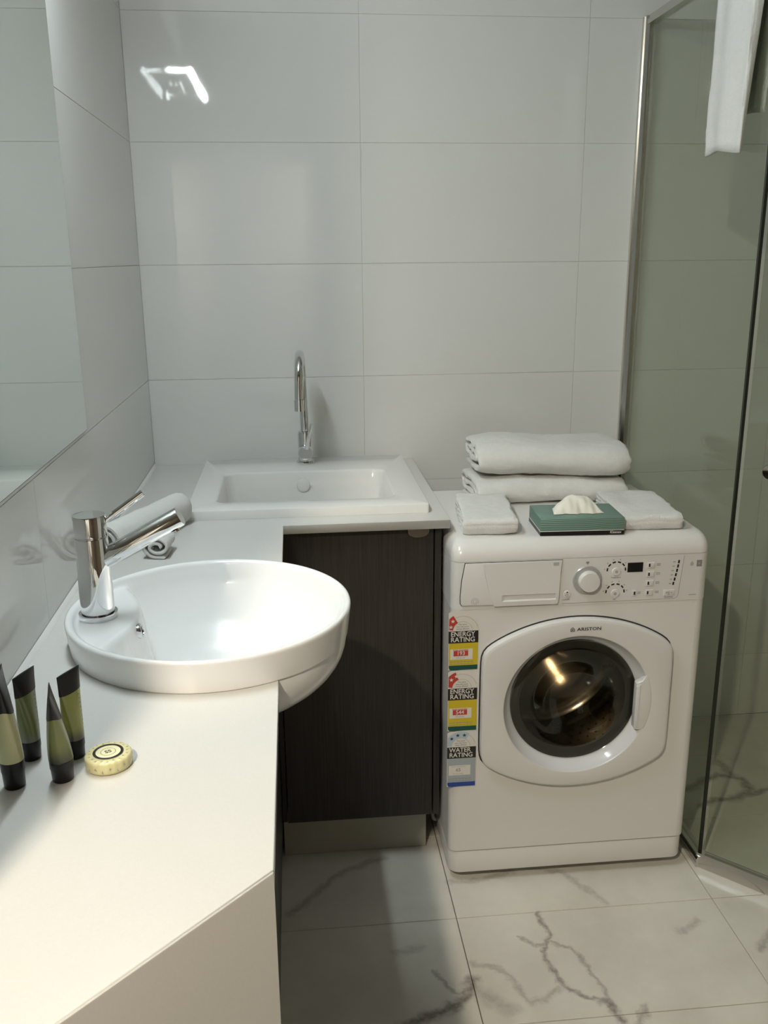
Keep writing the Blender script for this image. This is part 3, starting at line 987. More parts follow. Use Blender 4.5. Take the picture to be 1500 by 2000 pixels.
bm = bmesh.new()
flat(bm, rect(lx(1.1345), 0.7200, lx(1.1425), 0.7222), yf)
flat(bm, rect(lx(1.1345), 0.7168, lx(1.1415), 0.7188), yf)
obj('button_print', bm, 'midprint', wm)
st = push(1.194, 0.7105, 1.2195, 0.7240, False)
text('button_symbol', '>|| \u2022', 0.0085, 'greyprint', st, (lx(1.1985), yf - 0.0021, 0.7172))
text('lettering', 'Start/Pause', 0.0045, 'greyprint', wm, (lx(1.207), yf - 0.0003, 0.7065), align='CENTER')
ob = obj('power_button', lathe(bmesh.new(), [(0.0085, 0.0005), (0.0085, -0.0015), (0.0075, -0.0022), (0.002, -0.0022)], 32, 'Y', (lx(0.9745), yf, 0.7235), cap0=False), 'panelwhite', wm)
obj('power_mark', lathe(bmesh.new(), [(0.0016, -0.0023), (0.0016, -0.0026)], 14, 'Y', (lx(0.975), yf, 0.7285)), 'inkblack', ob)
obj('power_symbol', lathe(bmesh.new(), [(0.0032, -0.0023), (0.0032, -0.0025), (0.0024, -0.0025), (0.0024, -0.0023)], 20, 'Y', (lx(0.9745), yf, 0.7215), cap0=False, cap1=False), 'greyprint', ob)
text('lettering', 'ON/OFF', 0.0045, 'greyprint', wm, (lx(0.9735), yf - 0.0003, 0.7105), align='CENTER')
bm = bmesh.new()
for k in range(6):
    xx = lx(1.2245 - 0.0012 * k - 0.0004 * k * k * 0.3)
    zz = 0.7885 - 0.0101 * k
    flat(bm, [(xx - 0.0022, zz - 0.0036), (xx + 0.0016, zz - 0.0036), (xx + 0.0022, zz + 0.0036), (xx - 0.0016, zz + 0.0036)], yf)
obj('phase_marks', bm, 'inkblack', wm)
bm = bmesh.new()
for k in range(6):
    xx = lx(1.2145 - 0.0012 * k)
    zz = 0.7885 - 0.0101 * k
    flat(bm, rect(xx - 0.003, zz - 0.0014, xx + 0.0025, zz + 0.0014), yf)
obj('phase_print', bm, 'midprint', wm)
# panel outline crease at the right
bm = bmesh.new()
cr_pts = [(lx(1.236), 0.802), (lx(1.2315), 0.750), (lx(1.2285), 0.712), (lx(1.226), 0.7055), (lx(1.220), 0.7025), (lx(0.965), 0.7020)]
for p, q_ in zip(cr_pts[:-1], cr_pts[1:]):
    d = Vector((q_[0] - p[0], q_[1] - p[1])).normalized()
    nn = Vector((-d.y, d.x)) * 0.0007
    flat(bm, [(p[0] - nn.x, p[1] - nn.y), (p[0] + nn.x, p[1] + nn.y), (q_[0] + nn.x, q_[1] + nn.y), (q_[0] - nn.x, q_[1] - nn.y)], yf, th=0.0003)
obj('panel_crease', bm, 'midprint', wm)
# two small stickers at the right end and a model line
bm = flat(bmesh.new(), rect(lx(1.2655), 0.7755, lx(1.2775), 0.7905), yf)
sq = obj('sticker', bm, 'greyprint', wm)
text('lettering', 'e', 0.010, 'midprint', sq, (lx(1.2688), yf - 0.0007, 0.7838))
bm = flat(bmesh.new(), [(lx(1.2505), 0.779), (lx(1.2535), 0.7775), (lx(1.2575), 0.7785), (lx(1.2585), 0.783), (lx(1.2550), 0.7885), (lx(1.2515), 0.784)], yf)
obj('sticker', bm, 'midprint', wm)
bm = flat(bmesh.new(), rect(lx(1.253), 0.7090, lx(1.270), 0.7108), yf)
obj('model_line', bm, 'midprint', wm)

# porthole door: flattened-circle frame with a deep bevelled ring
def door_outline(hw, hh, R, zs, n=20, rc=0.02):
    """arc top and bottom, straight sides; returned as angle-ordered points around (0,0)"""
    pts = []
    N = 128
    for i in range(N):
        t = 2 * PI * (i + 0.5) / N
        c_, s_ = math.cos(t), math.sin(t)
        kk = hw / abs(c_) if abs(c_) > 1e-6 else 9
        # arc: circle of radius R whose centre is (0, -/+ (R-hh))
        cz = -(R - hh) if s_ > 0 else (R - hh)
        b_ = s_ * cz
        karc = b_ + math.sqrt(max(0, b_ * b_ - (cz * cz - R * R)))
        # smooth min for rounded corners
        p_ = 28
        k = (kk ** -p_ + karc ** -p_) ** (-1 / p_)
        pts.append((k * c_, k * s_))
    return pts
N = 128
def ringpts(bm, pts, y):
    return [bm.verts.new((CX + u, y, CZ + v)) for u, v in pts]
circ = lambda r, dz=0.0: [(r * math.cos(2 * PI * (i + 0.5) / N), r * math.sin(2 * PI * (i + 0.5) / N) + dz) for i in range(N)]
DO = door_outline(0.2175, 0.2065, 0.369, 0.12)
bm = bmesh.new()
def inset(pts, d):
    return [(u * (1 - d / math.hypot(u, v)), v * (1 - d / math.hypot(u, v))) for u, v in pts]
ringsd = [ringpts(bm, DO, 0.0005), ringpts(bm, DO, -0.014), ringpts(bm, inset(DO, 0.0015), -0.0175), ringpts(bm, inset(DO, 0.005), -0.019), ringpts(bm, inset(DO, 0.0075), -0.0195),
          ringpts(bm, circ(0.1715), -0.0215), ringpts(bm, circ(0.1690), -0.0208), ringpts(bm, circ(0.1670), -0.018)]
for a, b in zip(ringsd[:-1], ringsd[1:]):
    for i in range(N):
        j = (i + 1) % N
        bm.faces.new((a[i], a[j], b[j], b[i]))
pd = obj('porthole_door', bm, 'panelwhite', wm, smooth=25)
bm = bmesh.new()
a = ringpts(bm, inset(DO, -0.0034), -0.0008)
b = ringpts(bm, inset(DO, 0.004), -0.0006)
for i in range(N):
    j = (i + 1) % N
    bm.faces.new((a[i], a[j], b[j], b[i]))
obj('door_shadow_gap', bm, 'gap', wm)
bm = bmesh.new()
rr = [ringpts(bm, circ(0.1672), -0.0185), ringpts(bm, circ(0.1665), -0.016), ringpts(bm, circ(0.1495), 0.008), ringpts(bm, circ(0.1470), 0.0095)]
for a, b in zip(rr[:-1], rr[1:]):
    for i in range(N):
        j = (i + 1) % N
        bm.faces.new((a[i], a[j], b[j], b[i]))
obj('bevel_ring', bm, 'bevelwhite', pd)
bm = bmesh.new()
rr = [ringpts(bm, circ(0.1475), 0.007), ringpts(bm, circ(0.1455), 0.0062), ringpts(bm, circ(0.1265), 0.010), ringpts(bm, circ(0.124), 0.014)]
for a, b in zip(rr[:-1], rr[1:]):
    for i in range(N):
        j = (i + 1) % N
        bm.faces.new((a[i], a[j], b[j], b[i]))
obj('dark_surround', bm, 'rubber', pd)
bm = bmesh.new()
prof = [(0.1462, 0.0055), (0.139, 0.003), (0.125, 0.0015), (0.105, 0.0035), (0.09, 0.012), (0.07, 0.030), (0.045, 0.046), (0.018, 0.052)]
rr = [ringpts(bm, circ(r_), y_) for r_, y_ in prof]
for a, b in zip(rr[:-1], rr[1:]):
    for i in range(N):
        j = (i + 1) % N
        bm.faces.new((a[i], a[j], b[j], b[i]))
bm.faces.new(rr[-1])
obj('porthole_glass', bm, 'porthole', pd, smooth=60)
# handle: a lip that cuts into the ring on the right
hx, hz = 0.1385, 0.4545 - CZ
hp = [(hx - 0.003, hz - 0.056), (hx - 0.0005, hz - 0.060), (hx + 0.006, hz - 0.062)]
hp += [(0.1732 * math.cos(t), 0.1732 * math.sin(t)) for t in [math.radians(-23.5 + 47 * i / 12) for i in range(13)]]
hp += [(hx + 0.010, hz + 0.060), (hx + 0.0005, hz + 0.057), (hx - 0.0025, hz + 0.053)]
bm = prism(bmesh.new(), [(CX + u, CZ + v) for u, v in hp], -0.0220, -0.004, 'XZ', 0.002, 3)
hd = obj('door_handle', bm, 'panelwhite', pd)
bm = prism(bmesh.new(), [(CX + u, CZ + v) for u, v in [(hx - 0.0035, hz - 0.052), (hx + 0.006, hz - 0.056), (hx + 0.006, hz + 0.052), (hx - 0.0035, hz + 0.047)]], -0.0238, -0.0205, 'XZ', 0.0015, 2)
obj('handle_lip', bm, 'bevelwhite', pd)
# maker's name
text('lettering', 'ARISTON', 0.0102, 'inkblack', pd, (CX - 0.009, -0.0216, 0.6475), sx=1.25, spacing=1.03)
bm = bmesh.new()
hxs, hzs = CX - 0.0195, 0.6472
op = [(-0.0045, -0.0042), (0.0045, -0.0042), (0.0045, 0.002), (0.0, 0.0062), (-0.0045, 0.002)]
o_ = [bm.verts.new((hxs + u, -0.0216, hzs + v)) for u, v in op]
i_ = [bm.verts.new((hxs + u * 0.72, -0.0216, hzs + v * 0.72)) for u, v in op]
for i in range(5):
    j = (i + 1) % 5
    bm.faces.new((o_[i], o_[j], i_[j], i_[i]))
bm.faces.new([bm.verts.new((hxs + 0.0016 * math.cos(2 * PI * k / 10), -0.0216, hzs + 0.0016 * math.sin(2 * PI * k / 10))) for k in range(10)])
obj('house_emblem', bm, 'inkblack', pd)
# gasket and drum
bm = bmesh.new()
prof = [(0.157, 0.001), (0.150, 0.012), (0.146, 0.030), (0.150, 0.045), (0.158, 0.060)]
rr = [ringpts(bm, circ(r_), y_) for r_, y_ in prof]
for a, b in zip(rr[:-1], rr[1:]):
    for i in range(N):
        j = (i + 1) % N
        bm.faces.new((a[i], a[j], b[j], b[i]))
obj('door_gasket', bm, 'rubber', wm)
DRX = CX
bm = bmesh.new()
prof = [(0.158, 0.060), (0.190, 0.066), (0.222, 0.075), (0.226, 0.10), (0.226, 0.32), (0.21, 0.335), (0.15, 0.340), (0.12, 0.335), (0.06, 0.328), (0.02, 0.326)]
ND = 96
rr = [[bm.verts.new((DRX + r_ * math.cos(2 * PI * i / ND), y_, CZ + r_ * math.sin(2 * PI * i / ND))) for i in range(ND)] for r_, y_ in prof]
for a, b in zip(rr[:-1], rr[1:]):
    for i in range(ND):
        j = (i + 1) % ND
        bm.faces.new((a[i], a[j], b[j], b[i]))
bm.faces.new(rr[-1])
drum = obj('drum', bm, 'steel', wm, smooth=40)
# perforations as small dark dimples on the drum wall
bm = bmesh.new()
for i in range(60):
    for k in range(8):
        t = 2 * PI * (i + 0.5 * (k % 2)) / 60
        y_ = 0.11 + 0.026 * k
        c_, s_ = math.cos(t), math.sin(t)
        vs = []
        for q_ in range(6):
            a_ = 2 * PI * q_ / 6
            dt = 0.0032 * math.cos(a_)
            vs.append(bm.verts.new((DRX + 0.2255 * c_ - s_ * dt, y_ + 0.0032 * math.sin(a_), CZ + 0.2255 * s_ + c_ * dt)))
        bm.faces.new(vs)
pf = obj('perforations', bm, 'black', drum)
pf['kind'] = 'stuff'
for k in range(3):
    t = math.radians((-60, 60, 180)[k])
    bm = bmesh.new()
    prism(bm, [(-0.035, 0.0), (0.035, 0.0), (0.014, 0.05), (0.0, 0.058), (-0.014, 0.05)], 0.085, 0.325, 'XZ', 0.006, 3)
    bmesh.ops.rotate(bm, verts=bm.verts[:], cent=(0, 0, 0), matrix=Matrix.Rotation(-t, 3, 'Y'))
    bmesh.ops.translate(bm, verts=bm.verts[:], vec=(DRX - 0.224 * math.sin(t), 0, CZ - 0.224 * math.cos(t)))
    obj('drum_paddle', bm, 'steel', drum)
for k in range(3):
    t = math.radians(20 + 120 * k)
    bm = bmesh.new()
    prism(bm, [(0.02, -0.012), (0.17, -0.026), (0.19, 0), (0.17, 0.026), (0.02, 0.012)], 0.318, 0.336, 'XZ', 0.006, 3)
    bmesh.ops.rotate(bm, verts=bm.verts[:], cent=(0, 0, 0), matrix=Matrix.Rotation(t, 3, 'Y'))
    bmesh.ops.translate(bm, verts=bm.verts[:], vec=(DRX, 0, CZ))
    obj('drum_spoke', bm, 'steel', drum)
# hose and cable in the gap at the left
obj('drain_hose', tube(bmesh.new(), catmull([(-0.012, 0.215, 0.121), (-0.0125, 0.21, 0.10), (-0.010, 0.200, 0.07), (-0.004, 0.195, 0.045), (0.03, 0.22, 0.035)], 8), 0.005, 10), 'hose', wm)

# ---- energy and water rating stickers
def star(cx, cz, r, rot=0.0):
    return [(cx + (r if i % 2 == 0 else r * 0.42) * math.sin(2 * PI * i / 10 + rot), cz + (r if i % 2 == 0 else r * 0.42) * math.cos(2 * PI * i / 10 + rot)) for i in range(10)]
def annulus_sector(bm, cx, cz, r0, r1, a0, a1, y, clipx, n=18):
    # sector of a ring, drawn left of the label's own left edge never
    vs = []
    for i in range(n + 1):
        t = a0 + (a1 - a0) * i / n
        vs.append(((max(clipx, cx + r0 * math.cos(t)), cz + r0 * math.sin(t)), (max(clipx, cx + r1 * math.cos(t)), cz + r1 * math.sin(t))))
    for (p0_, p1_), (q0_, q1_) in zip(vs[:-1], vs[1:]):
        quad = [p0_, p1_, q1_, q0_]
        if abs(p0_[0] - p1_[0]) + abs(q0_[0] - q1_[0]) < 1e-5:
            continue
        bm.faces.new([bm.verts.new((u, y, v)) for u, v in quad])
def rating(name, z_top, z_band, z_bot, kind, number, foot, body, word):
    y = -0.0012
    X0, X1 = 0.7135 - WX, 0.7795 - WX
    cx = X0 + 0.031
    pts = [(X0, z_bot), (X1, z_bot), (X1, z_band)]
    r = X1 - cx
    for i in range(1, 11):
        t = PI / 2 * i / 10
        pts.append((cx + r * math.cos(t), z_band + (z_top - z_band) * math.sin(t)))
    pts.append((X0 + 0.006, z_top - 0.001))
    pts.append((X0, z_top - 0.004))
    o = obj(name, prism(bmesh.new(), pts, y - 0.0005, y, 'XZ'), 'paper', wm)
    yy = y - 0.0007
    bh = 0.0285
    obj('black_band', flat(bmesh.new(), rect(X0, z_band - bh, X1, z_band), y - 0.0005, th=0.0003), 'inkblack', o)
    fz = 0.011
    obj('colour_field', flat(bmesh.new(), rect(X0 + 0.001, z_bot + fz, X1 - 0.0005, z_band - bh), y - 0.0005, th=0.0003), body, o)
    obj('foot_band', flat(bmesh.new(), [(X0 + 0.004, z_bot), (X1 - 0.0005, z_bot), (X1 - 0.0005, z_bot + fz), (X0 + 0.001, z_bot + fz), (X0 + 0.0012, z_bot + 0.004)], y - 0.0005, th=0.0003), foot, o)
    zc_ = (z_bot + fz + z_band - bh) / 2
    obj('value_box', flat(bmesh.new(), rect(X0 + 0.004, zc_ - 0.0125, X1 - 0.012, zc_ + 0.0125), y - 0.0008, th=0.0003), 'paper', o)
    if kind == 'energy':
        obj('value_patch', flat(bmesh.new(), rect(X0 + 0.0115, zc_ - 0.004, X0 + 0.0440, zc_ + 0.0085), y - 0.0011, th=0.0003), 'red', o)
        text('lettering', number, 0.0135, 'paper', o, (X0 + 0.0278, y - 0.0016, zc_ + 0.0022), align='CENTER', sx=0.95)
        text('lettering', 'Energy consumption', 0.0042, 'red', o, (X0 + 0.0275, y - 0.0013, zc_ + 0.0106), align='CENTER')
        text('lettering', 'kWh per year', 0.0036, 'greyprint', o, (X0 + 0.0275, y - 0.0013, zc_ - 0.0085), align='CENTER')
    else:
        text('lettering', number, 0.0115, 'greyprint', o, (X0 + 0.026, y - 0.0013, zc_ + 0.001), align='CENTER')
        text('lettering', 'litres per wash', 0.004, 'midprint', o, (X0 + 0.026, y - 0.0013, zc_ - 0.0085), align='CENTER')
        text('lettering', 'Water consumption', 0.004, 'midprint', o, (X0 + 0.026, y - 0.0013, zc_ + 0.0100), align='CENTER')
    text('lettering', word, 0.0158, 'paper', o, (X0 + 0.0045, yy - 0.0004, z_band - 0.0075), sx=0.92)
    text('lettering', 'RATING', 0.0158, 'paper', o, (X0 + 0.0045, yy - 0.0004, z_band - 0.0205), sx=0.95)
    for k, ln in enumerate(('The more', 'stars the more', 'energy efficient' if kind == 'energy' else 'water efficient')):
        text('lettering', ln, 0.0046, 'greyprint', o, (X0 + 0.031, y - 0.0008, z_band + 0.0155 - 0.0052 * k), align='CENTER')
    for k in range(2):
        bm = bmesh.new()
        zz = z_bot + fz + 0.0036 + 0.0052 * k
        for s in range(7):
            u = X0 + 0.003 + 0.0078 * s
            flat(bm, rect(u, zz - 0.0006, u + 0.0064, zz + 0.0006), y - 0.0008, th=0.0002)
        obj('small_print', bm, 'greyprint', o)
    # outlined arcs and the star wedge
    ysec = y - 0.0008
    bm = bmesh.new()
    r0, r1 = 0.0215, min(0.041, X1 - cx - 0.0012)
    zc0 = z_band + 0.001
    annulus_sector(bm, cx, zc0, r0 - 0.0004, r0 + 0.0004, 0.05, PI * 0.98, ysec, X0 + 0.001)
    annulus_sector(bm, cx, zc0, min(r1, z_top - z_band - 0.003) - 0.0004, min(r1, z_top - z_band - 0.003) + 0.0004, 0.25, PI * 0.75, ysec, X0 + 0.001)
    obj('dial_lines', bm, 'midprint', o)
    r1 = min(0.041, z_top - z_band - 0.002)
    end = {'193': 2.10, '544': 1.92, '65': 1.02}[number]
    bm = bmesh.new()
    annulus_sector(bm, cx, zc0, r0, r1, end, PI * 0.98, ysec - 0.0001, X0 + 0.001, 28)
    obj('star_wedge', bm, 'red' if kind == 'energy' else 'paleblue', o)
    bm = bmesh.new()
    rm = (r0 + r1) / 2
    angs = {'193': (2.34, 2.85), '544': (2.42, 1.98), '65': (1.30, 1.82, 2.36)}[number]
    for a_ in angs:
        u, v = cx + rm * math.cos(a_), zc0 + rm * math.sin(a_)
        flat(bm, star(max(u, X0 + 0.005), v, 0.0050), ysec - 0.0001, th=0.0003)
    obj('stars', bm, 'paper' if kind == 'energy' else 'navy', o)
rating('energy_label', 0.6955, 0.6485, 0.5560, 'energy', '193', 'green', 'yellow', 'ENERGY')
rating('energy_label', 0.5545, 0.5105, 0.4060, 'energy', '544', 'green', 'yellow', 'ENERGY')
rating('water_label', 0.4040, 0.3640, 0.2630, 'water', '65', 'blue', 'greyblue', 'WATER')

# ------------------------------------------------------------------ cloth
def fluff(p, amp, sc_, seed):
    v = Vector(p) * sc_ + Vector((seed, seed * 1.7, -seed))
    return noise.noise_vector(v) * amp

def ribbon(path, th, width, stations=40, amp=0.004, nsc=14.0, seed=1.0, endround=0.012, shape=None):
    """cloth of thickness th whose section 'path' (u, v) is carried along x for 'width'"""
    pts = [Vector((p[0], p[1], 0)) for p in path]
    # resample evenly
    acc = [0.0]
    for a, b in zip(pts[:-1], pts[1:]):
        acc.append(acc[-1] + (b - a).length)
    total = acc[-1]
    n = max(16, int(total / min(0.006, th * 0.32)))
    rs = []
    k = 0
    for i in range(n + 1):
        s = total * i / n
        while k < len(acc) - 2 and acc[k + 1] < s:
            k += 1
        t = (s - acc[k]) / max(1e-9, acc[k + 1] - acc[k])
        rs.append(pts[k].lerp(pts[k + 1], t))
    left, right = [], []
    for i, p in enumerate(rs):
        tn = (rs[min(i + 1, n)] - rs[max(i - 1, 0)]).normalized()
        nn = Vector((-tn.y, tn.x, 0))
        left.append((p, nn, 1))
        right.append((p, nn, -1))
    t0 = (rs[1] - rs[0]).normalized()
    t1 = (rs[-1] - rs[-2]).normalized()
    sec = [(p, nn) for p, nn, s in left]
    loop_ = [(p, nn) for p, nn in sec] + [(rs[-1], t1)] + [(p, -nn) for p, nn in sec[::-1]] + [(rs[0], -t0)]
    bm = bmesh.new()
    rings = []
    for s in range(stations + 1):
        f = s / stations
        x = (f - 0.5) * width
        de = min(f, 1 - f) * width
        k = 1.0 if de > endround else math.sqrt(max(0.0, 1 - (1 - de / endround) ** 2)) * 0.5 + 0.5
        ring = []
        for p, nn in loop_:
            q = p + nn * (th / 2 * k)
            P = Vector((x, q.x, q.y))
            if shape:
                P = shape(P, f)
            P = P + fluff(P, amp, nsc, seed) + fluff(P, amp * 0.3, nsc * 4, seed + 3)
            ring.append(bm.verts.new(P))
        rings.append(ring)
    m = len(loop_)
    for a, b in zip(rings[:-1], rings[1:]):
        for i in range(m):
            j = (i + 1) % m
            bm.faces.new((a[i], a[j], b[j], b[i]))
    for rg, flip in ((rings[0], True), (rings[-1], False)):
        def R_(i):
            return rg[2 * n + 2 - i]
        cap = [(rg[i], rg[i + 1], R_(i + 1), R_(i)) for i in range(n)] + [(rg[n], rg[n + 1], R_(n)), (rg[0], R_(0), rg[2 * n + 3])]
        for f_ in cap:
            bm.faces.new(f_[::-1] if flip else f_)
    return bm

def settle(bm, z=0.0):
    """lift or press the underside so that the lowest point lies on z"""
    for v in bm.verts:
        if v.co.z < z + 0.0004:
            v.co.z = z + 0.0004
    return bm

MT_TOP = WH
def towel(label, loc, rotz, bm, group=None):
    o = obj('towel', settle(bm), 'towel', None, loc, smooth=65)
    o.rotation_euler = (0, 0, rotz)
    o.name = 'towel'
    return tag(o, label, 'towel', group)

# two folded bath towels, one on the other
def bath_path(h, dpt):
    p = [(dpt * 0.85, h * 0.10), (dpt * 0.4, h * 0.085), (0.0, h * 0.10), (-0.028, h * 0.28), (-0.034, h * 0.52), (-0.022, h * 0.80), (0.02, h * 0.915), (dpt * 0.5, h * 0.93), (dpt * 0.85, h * 0.90), (dpt * 0.985, h * 0.72), (dpt * 0.93, h * 0.46), (dpt * 0.75, h * 0.40), (dpt * 0.4, h * 0.37), (0.015, h * 0.41), (0.004, h * 0.56), (0.03, h * 0.66), (dpt * 0.45, h * 0.65), (dpt * 0.75, h * 0.66)]
    return catmull([(a, b, 0) for a, b in p], 8)
def bshape_low(P, f):
    e_ = abs(f - 0.5) * 2
    P.z -= 0.008 * e_ ** 4
    P.y += 0.010 * math.sin(f * 5.0)
    return P
def bshape_top(P, f):
    e_ = abs(f - 0.5) * 2
    P.z += -0.010 * max(0, f - 0.6) + 0.004 * math.sin(f * 7)
    P.y += 0.012 * math.sin(f * 4.0 + 1)
    k = 1 - 0.16 * max(0, (e_ - 0.72) / 0.28) ** 2
    P.z = P.z * k + 0.0385 * (1 - k)
    return P
towel('white folded bath towel at the bottom of the pair on the washing machine', (1.015, -0.400, MT_TOP), 0.03,
      ribbon(bath_path(0.062, 0.165), 0.0135, 0.372, 60, 0.0065, 15, 2.0, 0.014, bshape_low))
towel('thick white folded bath towel on top of the pair on the washing machine', (1.022, -0.392, MT_TOP + 0.0660), -0.02,
      ribbon(bath_path(0.078, 0.165), 0.0145, 0.372, 60, 0.0065, 13, 9.0, 0.016, bshape_top))

def fold_path(h, dpt):
    p = [(dpt, h * 0.13), (dpt * 0.5, h * 0.12), (0.012, h * 0.14), (0.0, h * 0.36), (0.0, h * 0.6), (0.010, h * 0.86), (dpt * 0.5, h * 0.90), (dpt * 0.92, h * 0.90), (dpt * 0.995, h * 0.76), (dpt * 0.93, h * 0.66), (dpt * 0.5, h * 0.63), (0.03, h * 0.62), (0.02, h * 0.50), (0.03, h * 0.39), (dpt * 0.5, h * 0.38), (dpt * 0.97, h * 0.39)]
    return catmull([(a, b, 0) for a, b in p], 6)
towel('small white folded face towel left of the tissue box', (0.811, -0.668, MT_TOP), -0.10,
      ribbon(fold_path(0.036, 0.215), 0.0092, 0.119, 22, 0.0045, 18, 4.0, 0.008, lambda P, f: Vector((P.x, P.y, P.z * (1 + 0.16 * max(0, P.y) / 0.215)))))
towel('small white folded face towel right of the tissue box', (1.172, -0.672, MT_TOP), -0.07,
      ribbon(fold_path(0.034, 0.215), 0.0088, 0.138, 22, 0.0045, 17, 12.0, 0.008, lambda P, f: Vector((P.x, P.y, P.z * (1 + 0.12 * max(0, P.y) / 0.215)))))

# two rolled towels behind the basin tap
def spiral(r_out, r_in, turns, tail=0.0, a0=-PI / 2):
    p = []
    n = int(turns * 26)
    for i in range(n + 1):
        f = i / n
        r_ = r_in + (r_out - r_in) * f
        t = a0 + 2 * PI * turns * (f - 1)
        p.append((r_ * math.cos(t), r_ * math.sin(t), 0))
    if tail:
        p.append((tail * 0.5, -r_out, 0))
        p.append((tail, -r_out, 0))
    return p
def roll(label, loc, rotz, r_, width, turns, th, tail, seed, wide=1.0, group=None):
    path = spiral(r_ - th / 2, th * 0.85, turns, tail)
    bm = ribbon([(p[0] * wide, p[1] + r_) for p in path], th, width, 26, 0.0030 if r_ > 0.03 else 0.0014, 22, seed, 0.008 if r_ > 0.03 else 0.003)
    return towel(label, loc, rotz, bm, group)
roll('long white rolled towel against the left wall behind the basin tap', (0.083, -0.708, ZC), math.radians(65), 0.037, 0.265, 2.0, 0.0105, 0.0, 5.0)
roll('short white rolled washcloth with its spiral end facing out beside the basin', (0.126, -0.812, ZC), math.radians(84), 0.0240, 0.066, 1.75, 0.0066, 0.010, 8.0, -1.35)

# towel hung over the shower rail
SXP = 1.345
bm = bmesh.new()
def hang(path, width, y0):
    n = 24
    rings = []
    for s in range(n + 1):
        f = s / n
        de = min(f, 1 - f) * width
        k = 1.0 if de > 0.008 else 0.5 + 0.5 * de / 0.008
        ring = []
        L_, R_ = [], []
        for i, p in enumerate(path):
            a = path[max(i - 1, 0)]
            b = path[min(i + 1, len(path) - 1)]
            t = (Vector(b) - Vector(a)).normalized()
            nn = Vector((-t.y, t.x, 0)) * 0.0045 * k
            L_.append(Vector(p) + nn)
            R_.append(Vector(p) - nn)
        for q_ in L_ + R_[::-1]:
            yy = y0 - width * f + 0.02 * (q_.y - 1.65) * (f - 0.5) - 0.055 * f * max(0.0, q_.y - 1.66)
            zz = q_.y + 0.006 * math.sin(f * 4.5) * (1 if q_.y < 1.75 else 0.2)
            P = Vector((q_.x + (0.004 * math.sin(f * 9) * (1 if q_.x < SXP else -1) * (0.3 if q_.y > 1.95 else 1)), yy, zz))
            d_ = fluff(P, 0.0035, 15, 21)
            d_.x *= 0.5
            ring.append(bm.verts.new(P + d_))
        rings.append(ring)
    m = len(rings[0])
    for a, b in zip(rings[:-1], rings[1:]):
        for i in range(m):
            j = (i + 1) % m
            bm.faces.new((a[i], a[j], b[j], b[i]))
    bmesh.ops.triangulate(bm, faces=[bm.faces.new(rings[0][::-1]), bm.faces.new(rings[-1])])
hp_ = [(SXP - 0.026, 1.645 + 0.0203 * i, 0) for i in range(19)]
hp_ += [(SXP - 0.026 * math.cos(PI * i / 10), 2.040 + 0.018 * math.sin(PI * i / 10), 0) for i in range(11)]
hp_ += [(SXP + 0.026, 2.02 - 0.02 * i, 0) for i in range(16)]
hang(hp_, 0.158, -0.468)
o = obj('towel', bm, 'towel', None, smooth=180)
tag(o, 'white towel hanging over the top rail of the shower screen', 'towel')

# ------------------------------------------------------------------ tissue box
tb = thing('tissue_box', 'green patterned tissue box with black base band on the washer', 'tissue box', (1.011, -0.690, MT_TOP), -0.045)
BXW, BXD, BXH = 0.185, 0.118, 0.038
def green_wave():
    m = mat('green_wave_card', (0.13, 0.21, 0.175), 0.45)
    nt = m.node_tree
    b = nt.nodes['Principled BSDF']
    tc = nt.nodes.new('ShaderNodeTexCoord')
    mp = nt.nodes.new('ShaderNodeMapping')
    mp.inputs['Scale'].default_value = (9, 5, 9)
    n = nt.nodes.new('ShaderNodeTexNoise')
    n.inputs['Scale'].default_value = 1.0
    n.inputs['Detail'].default_value = 0.0
    nt.links.new(tc.outputs['Object'], mp.inputs[0])
    nt.links.new(mp.outputs[0], n.inputs['Vector'])
    sep = nt.nodes.new('ShaderNodeSeparateXYZ')
    nt.links.new(tc.outputs['Object'], sep.inputs[0])
    def mth(op, a, b_):
        q = nt.nodes.new('ShaderNodeMath')
        q.operation = op
        for i, s in ((0, a), (1, b_)):
            if isinstance(s, (int, float)):
                q.inputs[i].default_value = s
            elif s is not None:
                nt.links.new(s, q.inputs[i])
        return q.outputs[0]
    zz = mth('ADD', sep.outputs['Z'], mth('MULTIPLY', sep.outputs['Y'], 0.9))
    ph = mth('ADD', mth('MULTIPLY', zz, 1500.0), mth('MULTIPLY', n.outputs['Fac'], 60.0))
    sn = mth('SINE', ph, 0.0)
    cr = nt.nodes.new('ShaderNodeValToRGB')
    cr.color_ramp.elements[0].position = 0.0
    cr.color_ramp.elements[0].color = (0.19, 0.30, 0.25, 1)
    cr.color_ramp.elements[1].position = 0.7
    cr.color_ramp.elements[1].color = (0.085, 0.155, 0.125, 1)
    nt.links.new(sn, cr.inputs[0])
    nt.links.new(cr.outputs[0], b.inputs['Base Color'])
    return m
MT['wavegreen'] = green_wave()
carton = obj('carton', nbox((-BXW / 2, 0, 0.0003), (BXW / 2, BXD, BXH), 0.0008, 2), 'wavegreen', tb)
bm = bmesh.new()
box(bm, (-BXW / 2 - 0.0003, -0.0003, 0.0002), (BXW / 2 + 0.0003, BXD + 0.0003, 0.0092))
obj('base_band', bm, 'inkblack', tb)
bm = bmesh.new()
box(bm, (-BXW / 2 - 0.0004, -0.0004, 0.0092), (BXW / 2 + 0.0004, BXD + 0.0004, 0.0106))
obj('white_line', bm, 'paper', tb)
text('lettering', 'Kleenex', 0.0082, 'paper', tb, (BXW / 2 - 0.031, -0.0006, 0.0050), sx=0.92)
slot = [(0.052 * math.cos(2 * PI * i / 40), 0.055 + 0.016 * math.sin(2 * PI * i / 40)) for i in range(40)]
obj('slot', prism(bmesh.new(), slot, BXH + 0.0001, BXH + 0.0005, 'XY'), 'gap', tb)
